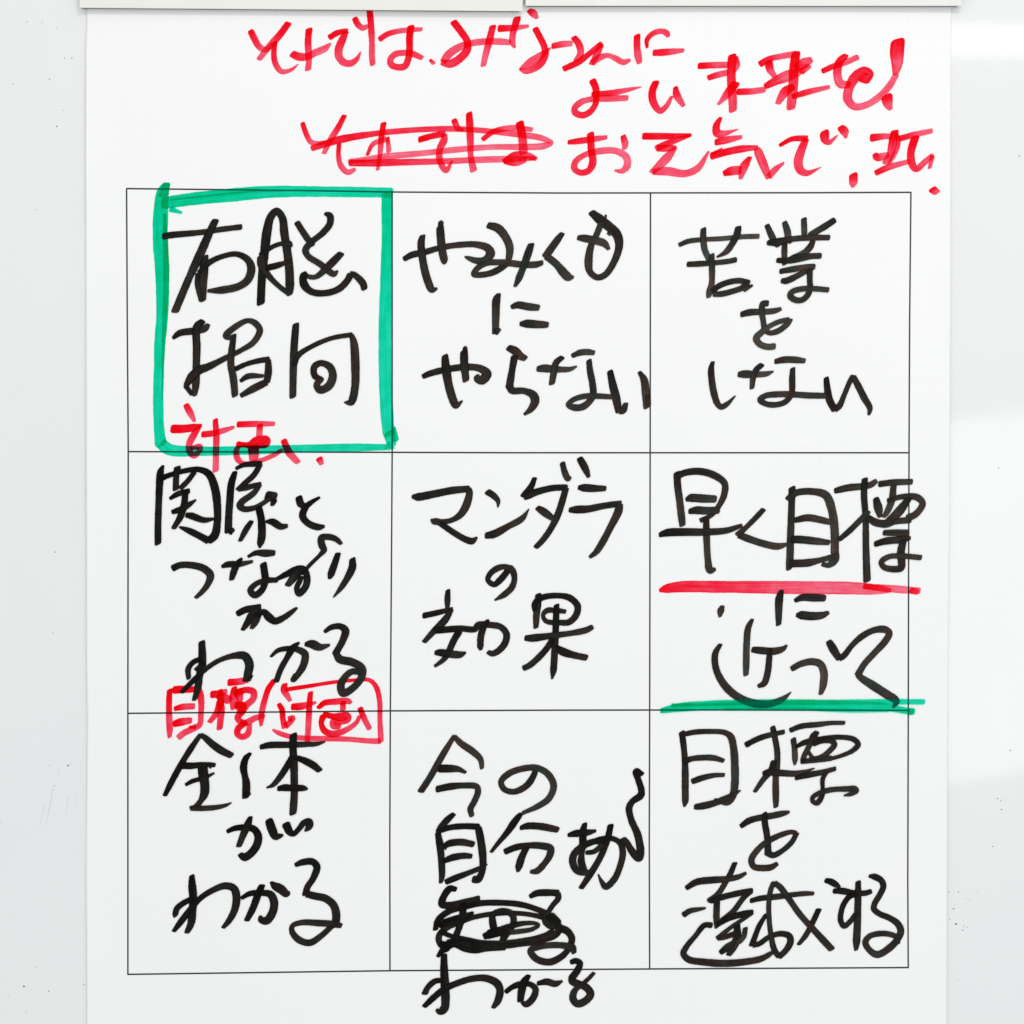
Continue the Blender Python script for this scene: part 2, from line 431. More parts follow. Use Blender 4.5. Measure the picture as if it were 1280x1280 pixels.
# each entry: colour|what|strength|stroke;stroke;...   a stroke is x,y,w points (photograph pixels), ! marks a sharp turn
INK = """
red|そ|1|313.8,39.8,8.2 318,48.4,8.5 323.4,57.8,8.2 329.7,62.2,7.5 335.2,60.9,6.6 340.9,55.5,6.6;360.2,30,8.5 350,43.8,8.9 335.9,59.4,8.2 324.2,74.2,6.6;344.5,53.1,5.6 342.5,67.2,7.2 344.5,79.7,7.5 351.6,89.5,6.9 358.6,89.5,5.9 365.6,86.7,4.3 373.1,80.5,1.3
red|れ|1|386.4,37.5,8.5 385.2,51.6,8.5 385.9,67.2,8.5 386.2,78.1,7.5 385.2,86.7,7.9;366.4,68,9.8 373.4,71.1,10.5 384.4,71.1,8.9 393.8,66.4,8.9 406.2,60.9,8.2 412.8,55,3.6
red|で|1|412.5,46.9,7.5 421.9,41.4,7.5 433.6,38.8,6.2! 428.1,50,9.5 423.4,62.5,10.2 424.2,71.9,9.8 429.7,78.1,9.2 437.5,79.7,8.5 445.3,75,6.6 451.2,64.8,1.3;443.8,23.8,7.5 447.7,31.2,7.9 453.9,35.2,7.2 459.7,32.8,4.9
red|は|1|462.2,13.8,8.2 463.8,31.2,8.2 465,54.7,7.5 465,70.3,7.5 465.9,80.5,7.2;475,49.2,6.9 484.4,43,6.9 497.2,39.4,6.9 508.1,38,6.9 526.9,36.9,5.2;513.6,34.1,8.9 512,46.9,8.9 512,62.5,8.5 510.9,71.9,8.2 506.2,82.8,8.5 497.7,84.4,8.5 489.4,81.2,8.5 488.1,75,8.2 493.8,68.3,7.9 503.1,66.4,7.5 514.4,67.2,8.2 527.3,72.5,6.2
red|comma|1|538.1,75.3,4.3 541.9,79.4,5.6
red|み|1|567.5,28.4,9.5 576.9,40.6,9.2 583.9,51.6,9.2 583.9,62.5,9.8 573.8,74.2,10.2 562.8,80,10.5 553.4,78.4,8.2! 561.2,68,10.2 573.8,59.4,9.2 589.4,54.4,8.2 605,52.3,8.2 625.3,52.3,8.2 637,53.4,7.2;615.9,33.6,8.2 611.2,53.1,8.9 606.6,70.3,7.9 604.2,82,6.6
red|な|1|624.5,35.9,9.2 642.5,35.2,7.5 660,33.1,4.3;646.4,23.4,9.2 640.9,43.8,8.2 640.6,53.9,7.5 643.3,59.4,3.9;662,13.8,7.2 666.7,17.2,10.2 670.9,22.7,4.9
red|さ|1|669.4,36.7,8.2 675.6,48.4,8.2 680,57.8,8.2 681.6,67.2,9 677.2,78.1,9 667.8,85.9,8.2 656.9,89.1,7.5 649.8,86.9,3.3! 663.1,78.1,10.2 674.1,71.1,9.8 688.1,60.2,2.3
red|つ|1|691.2,57.8,7.5 703.8,55.5,8.2 713.9,54.7,7.2;717.8,47.7,8.2 723.8,56.2,8.9 725.6,67.2,8.5 720.2,75.8,6.6
red|ん|1|705.3,86.2,7.5 722.5,78.1,8.2 735,68.8,7.2 747.5,58.6,7.5 751.6,55.5,7.2! 745.9,68.8,8.2 739.4,80,6.9! 749.1,72.7,8.2 760,69.7,6.2 769.4,73.4,7.5 778.8,78.1,7.5 786.9,75.5,4.6
red|に|1|796.2,45.3,8.2 796.2,59.4,8.5 797.5,70.3,9.5 799.1,78.1,7.5;808.8,59.7,3.9 808.4,50.8,5.9 816.2,42.2,6.9 827.2,39.4,6.9 833.4,42.2,7.9 835,45.3,5.9;817.8,66.4,8.2 831.9,65.6,8.9 853.8,63.4,5.2
red|よ|1|740.9,101.7,9.5 744.5,110.3,8.9 745.3,121.2,7.9 744.1,130.6,7.2 737.5,140,7.9 728.1,144.4,7.9 718.8,140.8,8.2 718.4,135.3,7.9 726.6,127.8,7.9 740.6,124.1,7.2 759.4,123.6,8.2 783.6,122.8,7.2;740.9,118.1,6.6 762.5,116.6,7.5 784.4,112.7,5.9 801.9,108.8,1.3
red|い|1|819.5,103.3,8.5 815.3,115,9.5 816.4,127.5,9.8 824.7,138.8,7.9 832.8,133,6.6 839.4,121.2,4.3;844.1,110.3,6.6 846.1,119.7,9.8 853.9,132.2,5.9
red|未|1|874.1,82.8,8.2 891.2,81.9,8.2 909.2,81.6,7.9;885.8,97.5,7.2 897.5,93.8,7.9 908.4,91.2,7.5;915,70.9,10.8 913.9,92.5,11.2 914.4,108.1,11.2 915.5,123.8,10.8 915.9,137.8,10.2;920.2,72.2,4.9 922.2,81.6,5.6 917.8,89.4,4.9;918.6,105,10.8 911.6,114.4,11.2 897.8,130.8,3.6;922.5,115.2,8.2 941.2,114.4,8.2 955.3,112.5,6.9
red|来|1|950.6,80.3,8.5 960,74.5,7.5 975.6,70.9,7.5 993.6,67.8,8.2;994.7,67.5,10.8 992,84.7,11.5 991.7,100.3,12.5 989.7,123.8,12.1 988.4,135,10.8;960.8,79.2,10.8 962.3,87,9.8 967.8,95.6,6.6;956.9,108.1,7.5 969.4,101.6,10.8 983.4,95.6,14.1 997.5,90.9,9.8;995.9,84.7,9.8 1005.3,79.2,13.1 1013.1,75.3,8.2;1001.4,90.9,6.6 1010,83.1,8.2;990.5,108.9,8.2 981.1,115.2,11.8 972.2,129.2,6.6;991.2,120.9,6.9 1010,115.2,7.5 1035.8,109.2,5.2
red|を|1|1028.4,89.1,6.9 1042.5,82.8,7.5 1058.1,77.7,7.5 1071.4,71.9,7.2;1056.6,69.8,7.5 1048.8,78.4,10.5 1046.4,92.5,10.8 1050.3,105,10.8 1061.2,106.2,8.2;1080,101.1,13.1 1086.2,92.5,11.2 1080,88.6,9.8 1070.6,94.8,13.1 1062,108.1,11.5 1059.4,123.8,11.5 1067.5,133.4,9.2 1080,132.3,8.5 1095.6,123.8,8.5 1111.2,108.1,8.5 1119.4,94.4,7.5
red|exclamation|1|1121.9,53.4,17.7 1120.9,65.9,18 1120.9,80,14.4 1119.4,91.7,8.2;1108.4,122.2,14.8 1109.7,130,12.5 1112.5,136.2,6.6
red|そ|1|378.4,154.7,6.2 383.4,168.8,6.9 388.9,177.8,6.9 395.9,179.4,5.6 406.9,178.1,4.9;430.3,145.3,6.6 422.5,160.2,7.5 413.1,175,7.5 405.3,191.4,5.9;423.8,181.2,5.9 423.3,195.3,6.2 426.4,207.8,7.2 435,215.6,7.2 443.6,211.9,4.9
red|れ|1|479.5,154.7,7.2 476.9,171.9,7.5 474.8,195.3,5.9 472.2,212.2,4.3;459.2,193.8,4.3 466.2,180.5,5.9 481.9,174.2,7.5;484.7,172.7,4.9 486.2,189.1,6.9
red|で|1|524.7,174.7,7.9 538.8,170.6,7.9 555.2,167.5,7.5! 555.2,175,9.2 550,185.9,8.5 549.7,200,8.2 557.5,213.3,7.2 565.3,201.2,2.6;567.7,150.8,7.5 572.3,160.2,7.9 578.1,163.3,5.2
red|は|1|586.4,142.5,8.2 587.2,156.2,9.2 588,179.7,8.5 588.4,195.3,7.2 591.9,212.5,9.5;603.6,174.2,5.9 616.9,164.8,6.9 638.8,160.2,7.5 664.5,162.2,5.9;649.7,154.7,10.8 652.5,168.8,10.8 654.4,190.6,10.8;629.4,201.6,4.9 643.4,193.8,8.2 660.6,195.3,9.2 669.7,198.8,5.9;631.7,202.3,6.6 643.4,203.1,9.8 655.9,200,8.2
red|strikethrough|0.8|390.5,185.6,7.2 422.5,175.3,9.8 469.4,167.2,7.5 516.2,162.8,7.2 560,161.2,7.2 598.1,163,6.9 645,168,7.5 676.2,172.7,7.5 688.9,178.9,5.9 678.8,182.8,8.2 660.6,183.9,7.9 620,183.9,7.2 582.5,186.2,7.5 520,192.5,7.5 485,195.6,8.2 460,198.8,6.6 436.6,201.9,5.9!;438.1,203.9,8.2 469.4,203.9,8.9 500.6,203.1,8.5 560,201.6,7.5 598.1,200,8.2 629.4,199.2,8.2 668.4,198.1,5.6
red|お|1|710.9,178.1,5.9 723.4,176.6,7.9 743.8,173.9,7.5 757.8,171.9,5.2;738,168,9.2 739.1,187.5,9.2 740.9,203.1,9.5 735.9,213.3,8.2 725.8,216.1,7.5 718,210.9,8.2 719.5,202.3,7.9 731.2,193.8,7.2 750,189.1,8.2 770.3,189.1,8.2 782.8,196.9,9.5 783.6,207.8,9.2 777.3,214.1,6.6 768.8,213.4,3.3;778.9,171.1,7.5 781.2,179.7,8.5 780.6,185.9,5.6
red|元|1|805,170.6,9.2 832.8,170.6,8.2 863.3,169.1,4.3! 835.9,178.9,8.2 821.1,185.6,8.2! 832.8,185.6,9.2 844.5,184.4,4.9! 832.8,198.4,11.2 815.3,215.3,7.5! 834.4,214.4,10.8 856.2,217.2,8.9 871.9,210.6,8.5 885.6,189.8,3
red|気|1|900.3,147.8,4.9 895.2,158.4,9.2 896.7,167,10.8 905.3,167,7.5 922.5,161.9,1.3;895.2,178,8.5 910,174.8,9.2 926.4,171.7,4.9;889.7,195.2,9.2 903.8,191.2,9.2 925.6,186.6,9.2 945.9,184.7,5.9! 947.5,189.7,10.8 953.8,205.3,11.2 960.3,221.7,8.2! 969.4,211.6,7.5 979.5,203.8,3;891.2,192.5,4.9 902.2,185.8,2.6;905.6,217,7.5 914.7,213.9,11.5 924.1,213.1,10.8;936.9,197.2,5.6 929.1,210,10.8 925.6,223.3,4.9
red|で|1|974.8,181.9,4.9 989.7,174.1,6.6 1007.7,173.3,7.9! 1001.4,188.1,10.5 997.5,202.2,11.5 999.8,212.3,10.8 1007.7,216.7,7.9 1026.4,209.2,1;1030.3,166.2,11.5 1031.1,174.1,11.5 1035.8,178,7.2 1046.7,169.4,2;1051.4,160,9.8 1055.3,164.7,11.5 1057.2,172.2,3.9
red|玉|1|1089.8,172.5,10.2 1106.2,170.6,7.5 1114.1,171.2,7.5;1118,165.5,10.2 1115.6,178.8,10.8 1112.8,192.8,9.8 1107,203.8,8.5;1093.8,193.6,7.5 1095.6,196.7,9.8 1109.4,194.4,8.5;1095,216.2,7.2 1109.4,209.7,7.9 1135.2,202.2,5.9;1120,167.8,5.9 1123.1,178.8,4.9 1118.8,191.2,5.9 1111.7,203.8,4.9;1125,173.3,7.5 1140.6,169.1,7.5 1164.1,163.9,6.2;1143.4,172.5,10.2 1138.3,191.2,9.8 1139.8,205.3,9.8 1144.5,211.9,7.5 1156.2,202.2,7.5 1165.3,194.7,5.9! 1161.7,210,4.6
red|comma|1|1066.4,219.4,10.8 1066.4,228.8,10.8 1065.9,233.8,4.3
red|period|1|1165.9,237.3,10.8 1170,240.5,9.5
green|frame|1|208,231,10 204,240,15 202,255,18 200.5,300,19 203,337,18 203,394,15 200,430,14 199,460,13 198,500,13 199,535,13 201,554,15! 212,562,15 250,564,12 320,562.5,11 405,560,9.5 437,559.5,10 482,559,8;206,268,3 207,300,7 208,340,7 206,394,6 204,440,3 203,500,1;206,254,15 240,249,16 290,244,17 340,240,15 420,240,13 488,241,13;214,250,2.5 260,245,2.5 310,240,2.5 380,238,2;484,243,14 484,300,14 483,345,15 481.5,400,16 481.5,460,16 484,520,16 486,541,15;487,543,15 490,556,12! 484,561,6;493,535,4 495,550,8;208,231,9 205,243,13;214,262,7 227,266,4
black|右|1.22|205,295.6,8.2 215,294,8.2 252.5,290.6,7.2 277.5,286.9,7.2 301.2,284,7.2;269.4,276.2,8.7 263.8,287.5,9.5 251.2,316.2,11.1 236.2,348.8,9.5 219.4,388.8,9.8;256.9,321.2,8 255,337.5,11.9 254.4,356.2,9.5 254,375,8.2;246.9,342.5,4.8 246.9,355,6.6 251.2,375.6,5.3;250,340,6.1 262.5,328.1,7.4 277.5,321,6.6 296.2,317.9,7.2 310,325,9 314.4,336.2,10.6 310,350,10.1 298.8,358.1,9.3 277.5,362.8,9.5 260.6,363.8,4.5
black|脳|1.22|326.2,378.8,10.3 327.5,350,10.3 331.2,312.5,11.4 334.4,287.5,11.7 338.8,271.2,9.8 346.2,264,8.5 353.1,272.5,9.3 355.6,291.2,10.6 360,320,10.6 361.9,337.5,11.1 362.5,356.2,11.1 362.5,367.5,8! 350,358.8,6.6 336.2,345,8 327.5,331.2,10.6 326.2,321.9,10.1;327.5,318.8,8 336.2,311.2,6.4 351.2,305,5.8 361.9,305,8 363.8,308.1,5.3;333.8,335,8 345,332.5,8.2 363.8,326.2,4;371.9,279,8 378.8,290,8.2 390,306.2,8.7;406.9,267.1,4.8 412.5,270,8.5 412.5,280,8.7 403.8,291.2,8 390,302.5,7.7 382.2,312.5,8.5 385,320,8 400,330,8.2 417.5,342.5,8 421.9,338.8,3.2;426.2,317.5,8.2 412.5,331.2,9.8 395,346.2,6.6 386.2,346,6.1 380,343.1,6.1;382.5,342.5,7.4 379.4,345,8.7 380.6,356.2,10.6 390,365,8.2 407.5,366.5,8.2 423.8,361.2,8.7 435,350,8.7 438.1,343.5,8.7! 442.5,343.5,8 453.8,354.4,9 455.6,360.6,8.5
black|指|1.22|216.9,422.5,4.8 225,416.5,8.7 242.5,413.8,8.7 256.2,410.6,9.3 260,406.2,6.1;253.1,401.9,8 246.5,408.8,10.1 246.2,435,10.1 245.6,460,9.5 245,478.8,10.1 243.8,493.8,6.1;240,492.5,6.1 232.5,482.5,6.6! 240,471.2,11.4 250,462.5,10.6 260,458.8,9.5 285,446.2,6.6 302.5,437.5,6.6 317.5,427.5,7.7 325,412.5,8.2 318.8,403.8,8.2 310,401,6.6 296.2,407.5,7.7 282.5,420,8 288.8,422.5,6.6;292.5,419.4,6.9 290,437.5,8.7 288.8,455,9 291.9,472.5,9.5 294,493.8,8.7;295,461.2,6.6 308.8,455,6.1 326.2,450.6,6.9 335.6,449.4,7.2! 335.6,465,9.5 333.8,477.5,8.7! 317.5,485.6,9.5 301.9,494.4,6.1;301.2,476.2,4.8 310,470.6,7.4 328.8,470,4.8
black|向|1.22|370,406.2,8.5 367.8,435,9.5 366.9,460,9.3 366.2,495.6,8.5;368.8,456.2,6.1 372.5,445,7.2 390,433.1,6.1 415,422.8,6.1 439.4,418.5,6.1! 442.5,428.8,9.5 444.4,460,10.9 443.8,485,9.8 438.8,502.5,9.5 430.6,503.1,2.1;401.9,474.4,6.6 393.8,470,8.2 393.1,458.8,8.5 401.2,454,7.7 412.5,458.8,9.5 416.2,470,10.1 411.2,482.5,10.6 400,487.5,9.5 396.2,481.2,8.7 401.2,473.8,8
red|計|1|233.1,506.9,8.1 238.1,516.2,8.7 243.1,526.2,4.7;216.2,536.2,10.8 230,536,10.5 245,533.8,8.7 251.9,531.2,3.2! 242.5,543.8,8.7 236.9,555,8.1 237.5,565,8.4 242.5,570,6.6 248.8,564.4,6.6 250,558.8,7.9 240,560,5.2;253.8,543.1,7.9 267.5,541.5,7.9 280,538.1,7.1 292.5,534,3.9;269.4,525.2,6.8 270.6,546.2,8.1 270.2,565,8.1 269.8,588.1,7.9
red|画|1|298.1,530.6,7.9 317.5,530,7.9 342.5,529.8,5.8;325,531.9,7.9 324.4,543.8,7.9;297.5,555.6,7.9 311.2,555.6,6.6 321.2,550.6,10.5 333.1,550.6,11 332.5,556.2,7.4 317.5,558.1,5.2 300,557.5,5.2 295.6,563.8,7.4 298.1,575,7.9 305,579,4.7 323.8,576.2,6 342.5,568.8,6 352.5,562.5,4.7;316.9,560,14.4 317.5,567.5,13.1 317.5,573.1,11.8;355,551.2,8.4 361.2,565,9.7 371.9,577.5,7.9
red|period|1|399.4,574,9.2 401.9,579.4,6.6
black|や|1.08|505.6,323.8,6.6 515,318.8,8.2 530,315.6,8 552.5,309.4,7.4 577.5,306,7.7 596.2,306,8.2 610,310.6,10.1 613.1,317.5,11.4 606.2,325,8.7 596.2,326.2,8.5 586.2,323.1,5.8 581.5,321,2.7;528.1,295.6,7.4 526.5,303.8,9.3 527.5,317.5,9.5 531.2,338.8,9.8 536.2,355,10.1 540,362.2,8.7 546.2,361,3.4;550.9,281.9,12.7;550.2,285,9.8 551.2,298.8,10.3 553.1,315,10.3 555.6,326.2,8.7 556,328.8,5.8
black|み|1.04|611.2,281.9,8.7 622.5,285.6,11.1 632.5,297.5,10.6 637.2,310,9.8 636.2,323.8,8.2;633.8,330,7.4 625,336.2,8 612.5,341.9,8 596.2,344,7.2 591.9,343.1,6.6 597.5,335,7.4 610,328.8,7.2 633.8,328.8,8.7 650,330.6,8.2 668.8,331,8.5 677.5,328.8,6.6;663.8,306.2,8.2 660,317.5,9.8 653.8,335,8.7 648.8,347.5,8.7 644,357.8,4.5
black|く|1|702.5,292.5,6.6 695,302.5,9.3 682.5,320,9.5! 695,330,9.5 710,346.2,11.4 716.2,346.9,4.5
black|も|1|740,266.2,9 748.8,273.8,12.2 760,282.5,12.2 771.2,293.8,11.9 773.8,307.5,10.1 767.5,327.5,8.7 756.2,343.8,8.2 746.2,346.9,7.7 737.5,340,8.7 735.6,327.5,10.3 738.8,307.5,8.2 745,295,7.7 751.2,280,8;762.5,291.2,8.7 762.5,293.8,4;723.1,297.5,6.6 730,298.1,9.3 742.5,300.6,9.8 755,304.4,9.3 760.6,311.2,5.3;756.9,271.2,5.8
black|に|1|623.1,368.1,5.8 620.6,375,10.3 619.8,393.8,9.8 619.4,415,8.7;620,415,8.7 625,411.9,4;640,383.8,6.1 647.5,381.5,9 660,383.5,9.8 672.5,384.8,8.2;651.2,405,6.6 658.8,404.8,10.6 671.2,405.6,10.1 683.8,406.2,8
black|や|1.15|529.4,470.6,6.6 536.2,467.5,7.7 552.5,463.1,8.2 570,460,8.7 587.5,458.8,8.7 601.2,461.2,9.5 608.8,467.5,11.9 602.5,475,11.9 596.2,472.5,8.7 597.5,468.8,4;556.2,445.6,8.7 557.5,460,11.1 561.2,482.5,10.6 566.9,501.2,10.6 570,506.9,8.7 578.1,501.2,2.1;581.2,438.1,11.1;580,440,9.8 580.6,457.5,10.3 582.5,475,9
black|ら|1.15|636.2,435,8.5 643.8,438.8,11.1 650,445,10.3 656.2,448.1,8;643.1,446.2,9.3 640,463.8,8.7 636.9,482.5,9.8! 640,488.1,9.3 655,488.8,8.2 666.2,493.8,10.6 668.8,501.2,11.1 663.8,511.2,8 655.6,518.1,3.7
black|な|1|672.5,461.2,7.4 680,460.6,10.1 697.5,461.9,8.2 712.5,461.5,6.1 720.6,458.1,2.7;702.5,446.9,6.6 695,453.8,8.2 691.9,467.5,8.7 689.8,479.4,7.4;715.6,444.8,5.8 725,441,8 735,440.2,8 741.9,441.2,6.4;736.2,451.2,7.2 737.5,463.8,8.2 740.6,480,8.7 741.2,493.8,8.7 736.2,502.5,8.2 727.5,508.8,8.7 717.5,509.4,8.7 710,506.2,6.1 716.2,500,6.6 730,495.6,7.4 745,495.2,7.4 763.8,496.2,6.6
black|い|1|762.5,465,8 766.2,482.5,10.1 770,497.5,10.9 773.1,513.8,8.7! 778.8,512.5,9.3 781.9,505,6.6;799.4,465.6,5.3 805,475,9.5 806.9,490,10.1 808.1,508.8,8.2;809.4,495,6.6 810.6,506.2,6.6
black|苦|1|849.4,306.2,5.8 860,301.9,6.6 877.5,299.8,6.1 902.5,298.5,6.1 927.5,296.2,6.4 947.5,295.6,6.6;879,286.9,7.4 879,300,8 881.2,313.8,8.2 886.2,323.8,8.2;922.5,285,8.2 921.2,292.5,8.7 915,305,8 907.5,315,7.2 896.2,321.5,2.7;860,330.6,6.9 871.2,330.2,7.4 890,329,6.6 910,326.9,6.9 919.4,325,6.6;889.4,319.4,7.4 889.8,335,8 889.4,355,7.4 886.9,365,8.7 885.6,371.2,5.8;890.6,363.8,7.2 898.8,357.5,7.4 912.5,352.5,7.4 925,351.2,7.4 935,353.8,8! 927.5,360,7.4 915,364.4,7.4 902.5,367.5,7.7 892.5,368.1,6.9;940,356.9,3.4 930,362.5,6.1
black|業|1|958.8,282.5,7.2 963.8,293.8,8.7 968.1,302.5,8.2 971.9,307.5,6.6;980.6,278.8,7.2 983.8,288.8,8.7 985.6,300,8.2 987.5,303.8,4;1004.6,274.4,7.4 1005,285,8 1005.2,295.6,7.4;1042.5,275.6,7.4 1030,283.8,8.5 1012.5,293.8,7.4;960,303.8,6.6 970,303.1,10.1 985,299.8,7.4 1007.5,297.5,7.7 1035.6,297.2,7.2;1015.6,302.5,6.6 1012.5,308.8,8.2 1005,316.2,8.2 990,323.1,7.4;980.6,305,7.4 980.2,316.2,7.7 980.6,330,6.6;971.9,325.6,6.6 982.5,326.2,8 997.5,323.1,10.1 1012.5,320.6,8 1025,320,7.4;975.6,339.4,6.6 990,336.9,8 1010,333.8,7.4 1016.9,333.8,8;977.5,351.2,6.6 982.5,351.2,8.2 997.5,344.4,7.4 1007.5,338.8,6.6;1011.9,337.5,8 1011.9,350,7.7 1012.2,360,7.4 1009.4,368.8,7.4 1002.5,375,7.4 993.8,375,8 987.5,370,8.2 990,365,7.4 1001.2,361.5,7.2 1015,361,6.9 1034.4,362.5,6.9
black|を|1|926.9,393.1,7.2 937.5,390.6,8.7 952.5,390,7.7 967.5,388.8,7.4 975.6,386.2,4.8;958.8,379.4,8 953.8,380,8 951.9,388.8,7.7 953.8,401.2,7.4 955,410,7.4;953.8,411.2,7.4 961.2,416.2,6.6 972.5,413.8,7.4 983.8,405,7.4 986.9,400,7.2! 975,401.9,6.6 962.5,407.5,6.6 952.5,415,8 945,423.1,8.7 950,430.6,8.2 960,433.8,8.2 967.5,433.1,8
black|し|1|890.6,453.1,5.3 888.8,461.2,7.7 889.4,473.8,8.5 892.5,492.5,8.7 896.9,505,8 901.2,508.8,7.4 908.8,505,6.1 918.8,495,1.9
black|な|1|923.8,468.1,7.4 930,467.8,10.1 945,468.1,8 957.5,467.5,6.9 966.2,464.4,2.4;951.9,456.2,6.9 945,462.5,7.4 941.2,472.5,7.7 939.8,485,6.1;969.4,451.9,6.6 980,449.8,8.7 992.5,449.8,8.7 1005,451.2,6.6;990.6,461.2,6.6 990,473.8,8 990,486.2,8 988.8,493.8,6.6 981.2,502.5,7.2 970,506,7.2 957.5,505,7.2 950,500,7.7 956.2,495,7.4 970,493.1,8 990,493.1,8 1010,494.4,8 1030,494.8,7.7
black|い|1|1032.5,473.1,6.9 1033.8,485,8.5 1036.2,498.8,9.5 1042.5,511.9,8.7! 1048.8,507.5,8 1055,493.8,6.6 1062.5,476.2,6.6 1066.2,470.6,7.4! 1072.5,482.5,8.7 1080,497.5,8.7 1086.9,510,7.4 1086,518.1,4
black|関|1.45|203.8,582.5,4 201,590,8.7 200,601.2,9.5 198.8,626.2,8.5 197.8,657.5,8.7 197.8,678.8,8.7;201.2,598.1,8 212.5,593.8,6.4 230,588.8,6.6 248.8,586.9,7.2 261.2,592.5,9.5 268.8,610,10.6 271.9,632.5,9.8 271.9,652.5,9.5 268.8,668.8,10.6 261.2,676.2,9.5! 250,670,8.7 237.5,663.8,8.2 225,658.8,3.2;221.9,585,8.7 220.6,595,8 220,611.2,8;242.5,591.2,6.6 235,601.2,6.6 226.2,610,6.6;213.1,623.1,4.5 222.5,617.5,7.2 236.2,613.8,6.6;231.9,615,8.2 230.6,630,8.7 226.2,645,8.7 217.5,660,6.1;216.2,640,6.1 227.5,636.2,8 237.5,630,6.4 245,625,2.7;233.8,643.8,6.6 240,645,8.7 255,650,7.4 266.2,648.8,4
black|係|1.45|293.8,590.6,6.6 289.4,605,9.3 287.5,626.2,9.3 286.2,645,9.3 285.6,663.8,9.8;287.5,665,8 291.9,661.9,5.3;295.6,585.6,4.5 305,581.2,6.1 317.5,580,7.4 326.2,579.4,6.4! 317.5,593.8,7.4 305,605,6.6 297.5,611.9,5.8! 308.8,609.4,7.4 325.6,605,5.6! 317.5,616.2,7.4 302.5,627.5,8.7 300,632.5,9 305,636.2,8 317.5,635,6.9 327.5,630,6.1 336.2,623.8,6.1;335,620,12.7 343.1,621.2,12.5;342.5,626.2,8 340.6,631.2,5.3;323.8,635,8.7 326.9,650,9.5 327.5,670,10.1 325.6,680,8 325.2,684.4,2.7;314.4,651.9,5.8 307.5,662.5,7.7 300.6,675.6,5.3;333.1,651.9,4 341.2,652.5,9.5 351.2,658.1,8.2 358.8,657.5,5.3
black|と|1.45|373.8,622.5,9.5 376.2,630,9.5 380,632.5,8;399.4,621.9,3.7 390,627.5,6.1 382.5,633.8,8 378.5,645,9.5 385,653.8,8.7 397.5,658.8,8.7 405,658.1,4.5
black|つ|1.4|216.9,710,8.7 225,706.5,8.2 240,706.5,8.7 255,710.6,9.5 263.1,718.8,10.1 260,730,8 252.5,740,6.6 245,746.9,4.5
black|な|1.4|278.1,708.1,4.8 285,705.6,8.2 300,705,7.4 315.6,701.9,4;301.9,698.1,4 296.2,706.2,8.7 291.9,716.2,8.7 290,723.8,6.6;310.6,695.6,4 320,691.2,6.6 331.2,691.5,9.5 342.5,691.2,7.4;329.4,705.6,9.3 331.2,717.5,9.3 331.9,726.2,8.7 327.5,737.5,8.2 318.8,743.8,8.7 313.1,738.1,8 320,730,6.6 332.5,725.6,7.4 346.2,725,6.6
black|が|1.4|346.2,723.8,5.3 360,716.9,8.2 372.5,711.2,8.7 380,711.2,8 383.8,720,8.5 382.5,732.5,8.7 373.8,741.9,8 371.2,735,7.2 375,726.2,6.6 377.5,721.2,5.3;376.2,711.2,10.6 368.8,720,10.6 360,731.2,7.4;377.5,717.5,4 387.5,706.2,4.8 400,693.8,5.3 405,687.5,8.2 402.5,681.2,9.3 401.9,672.5,8.7 410,671,8 420,673.8,7.2 426.2,679.4,5.3
black|り|1.4|422.5,692.5,7.2 418.8,703.8,8.7 414.4,716.2,9.3 412.5,722.5,5.3;440.6,699.4,8.2 440.6,708.8,9.8 435,721.2,8.7 426.2,735,6.6 416.9,746.5,1.9
black|れ|1.4|297.5,766.9,7.4 306.2,762.5,8.7 325,758.1,6.6! 316.2,767.5,10.1 310,777.5,8.7 303.8,786.9,5.3;325,766.2,6.6 320,776.2,8.7 315,785,5.3;320,768.8,6.6 330,765,8 336.2,771.2,10.6 343.8,776.2,9.3 353.8,772.5,8 366.2,763.8,5.8 371,759.8,3.4
black|わ|1.4|252.5,803.1,8.7 253.1,817.5,10.1 253.1,830,10.1 250,842.5,9.3 247.5,860,8.7 243.1,874.4,5.8;227.5,865,5.3 240,852.5,6.6 257.5,836.2,6.1 275,825,6.1 293.8,819.4,8 306.2,820,10.6 311.9,830,11.1 310,842.5,10.1 307.5,850,8;315,844.4,3.4 311.2,850,5.3;250,823.8,6.6 241.2,828.1,6.6 235.6,836.2,7.4 236.2,847.5,6.1;255,828.8,6.6 243.8,837.5,4 250,832.5,5.3
black|か|1.3|338.8,820.6,3.4 347.5,813.1,5.8 360,810.6,6.9 372.5,811.9,8 381.2,817.5,9.5 380,830,9.3 373.8,841.2,8 366.2,850,6.6 368.8,842.5,4;373.8,803.1,3.2 366.2,810,8.7 358.8,822.5,7.4 351.2,836.2,7.2 345.6,851.2,7.2;382.5,805,6.1 390,805,11.4 400,808.8,9.5 411.9,806.2,3.4
black|る|1.3|406.2,789.4,4.8 415,783.8,7.2 426.2,783.1,8 431.9,788.1,10.1 428.8,800,8.7 420,816.2,8.7! 425,823.8,10.6 440,827.5,10.3 452.5,835,10.1 452.5,845,9.5 442.5,858.8,8.7 428.8,866.2,10.1 426.2,856.2,10.1 432.5,845,8.7 440,839.4,8 451.2,840,8
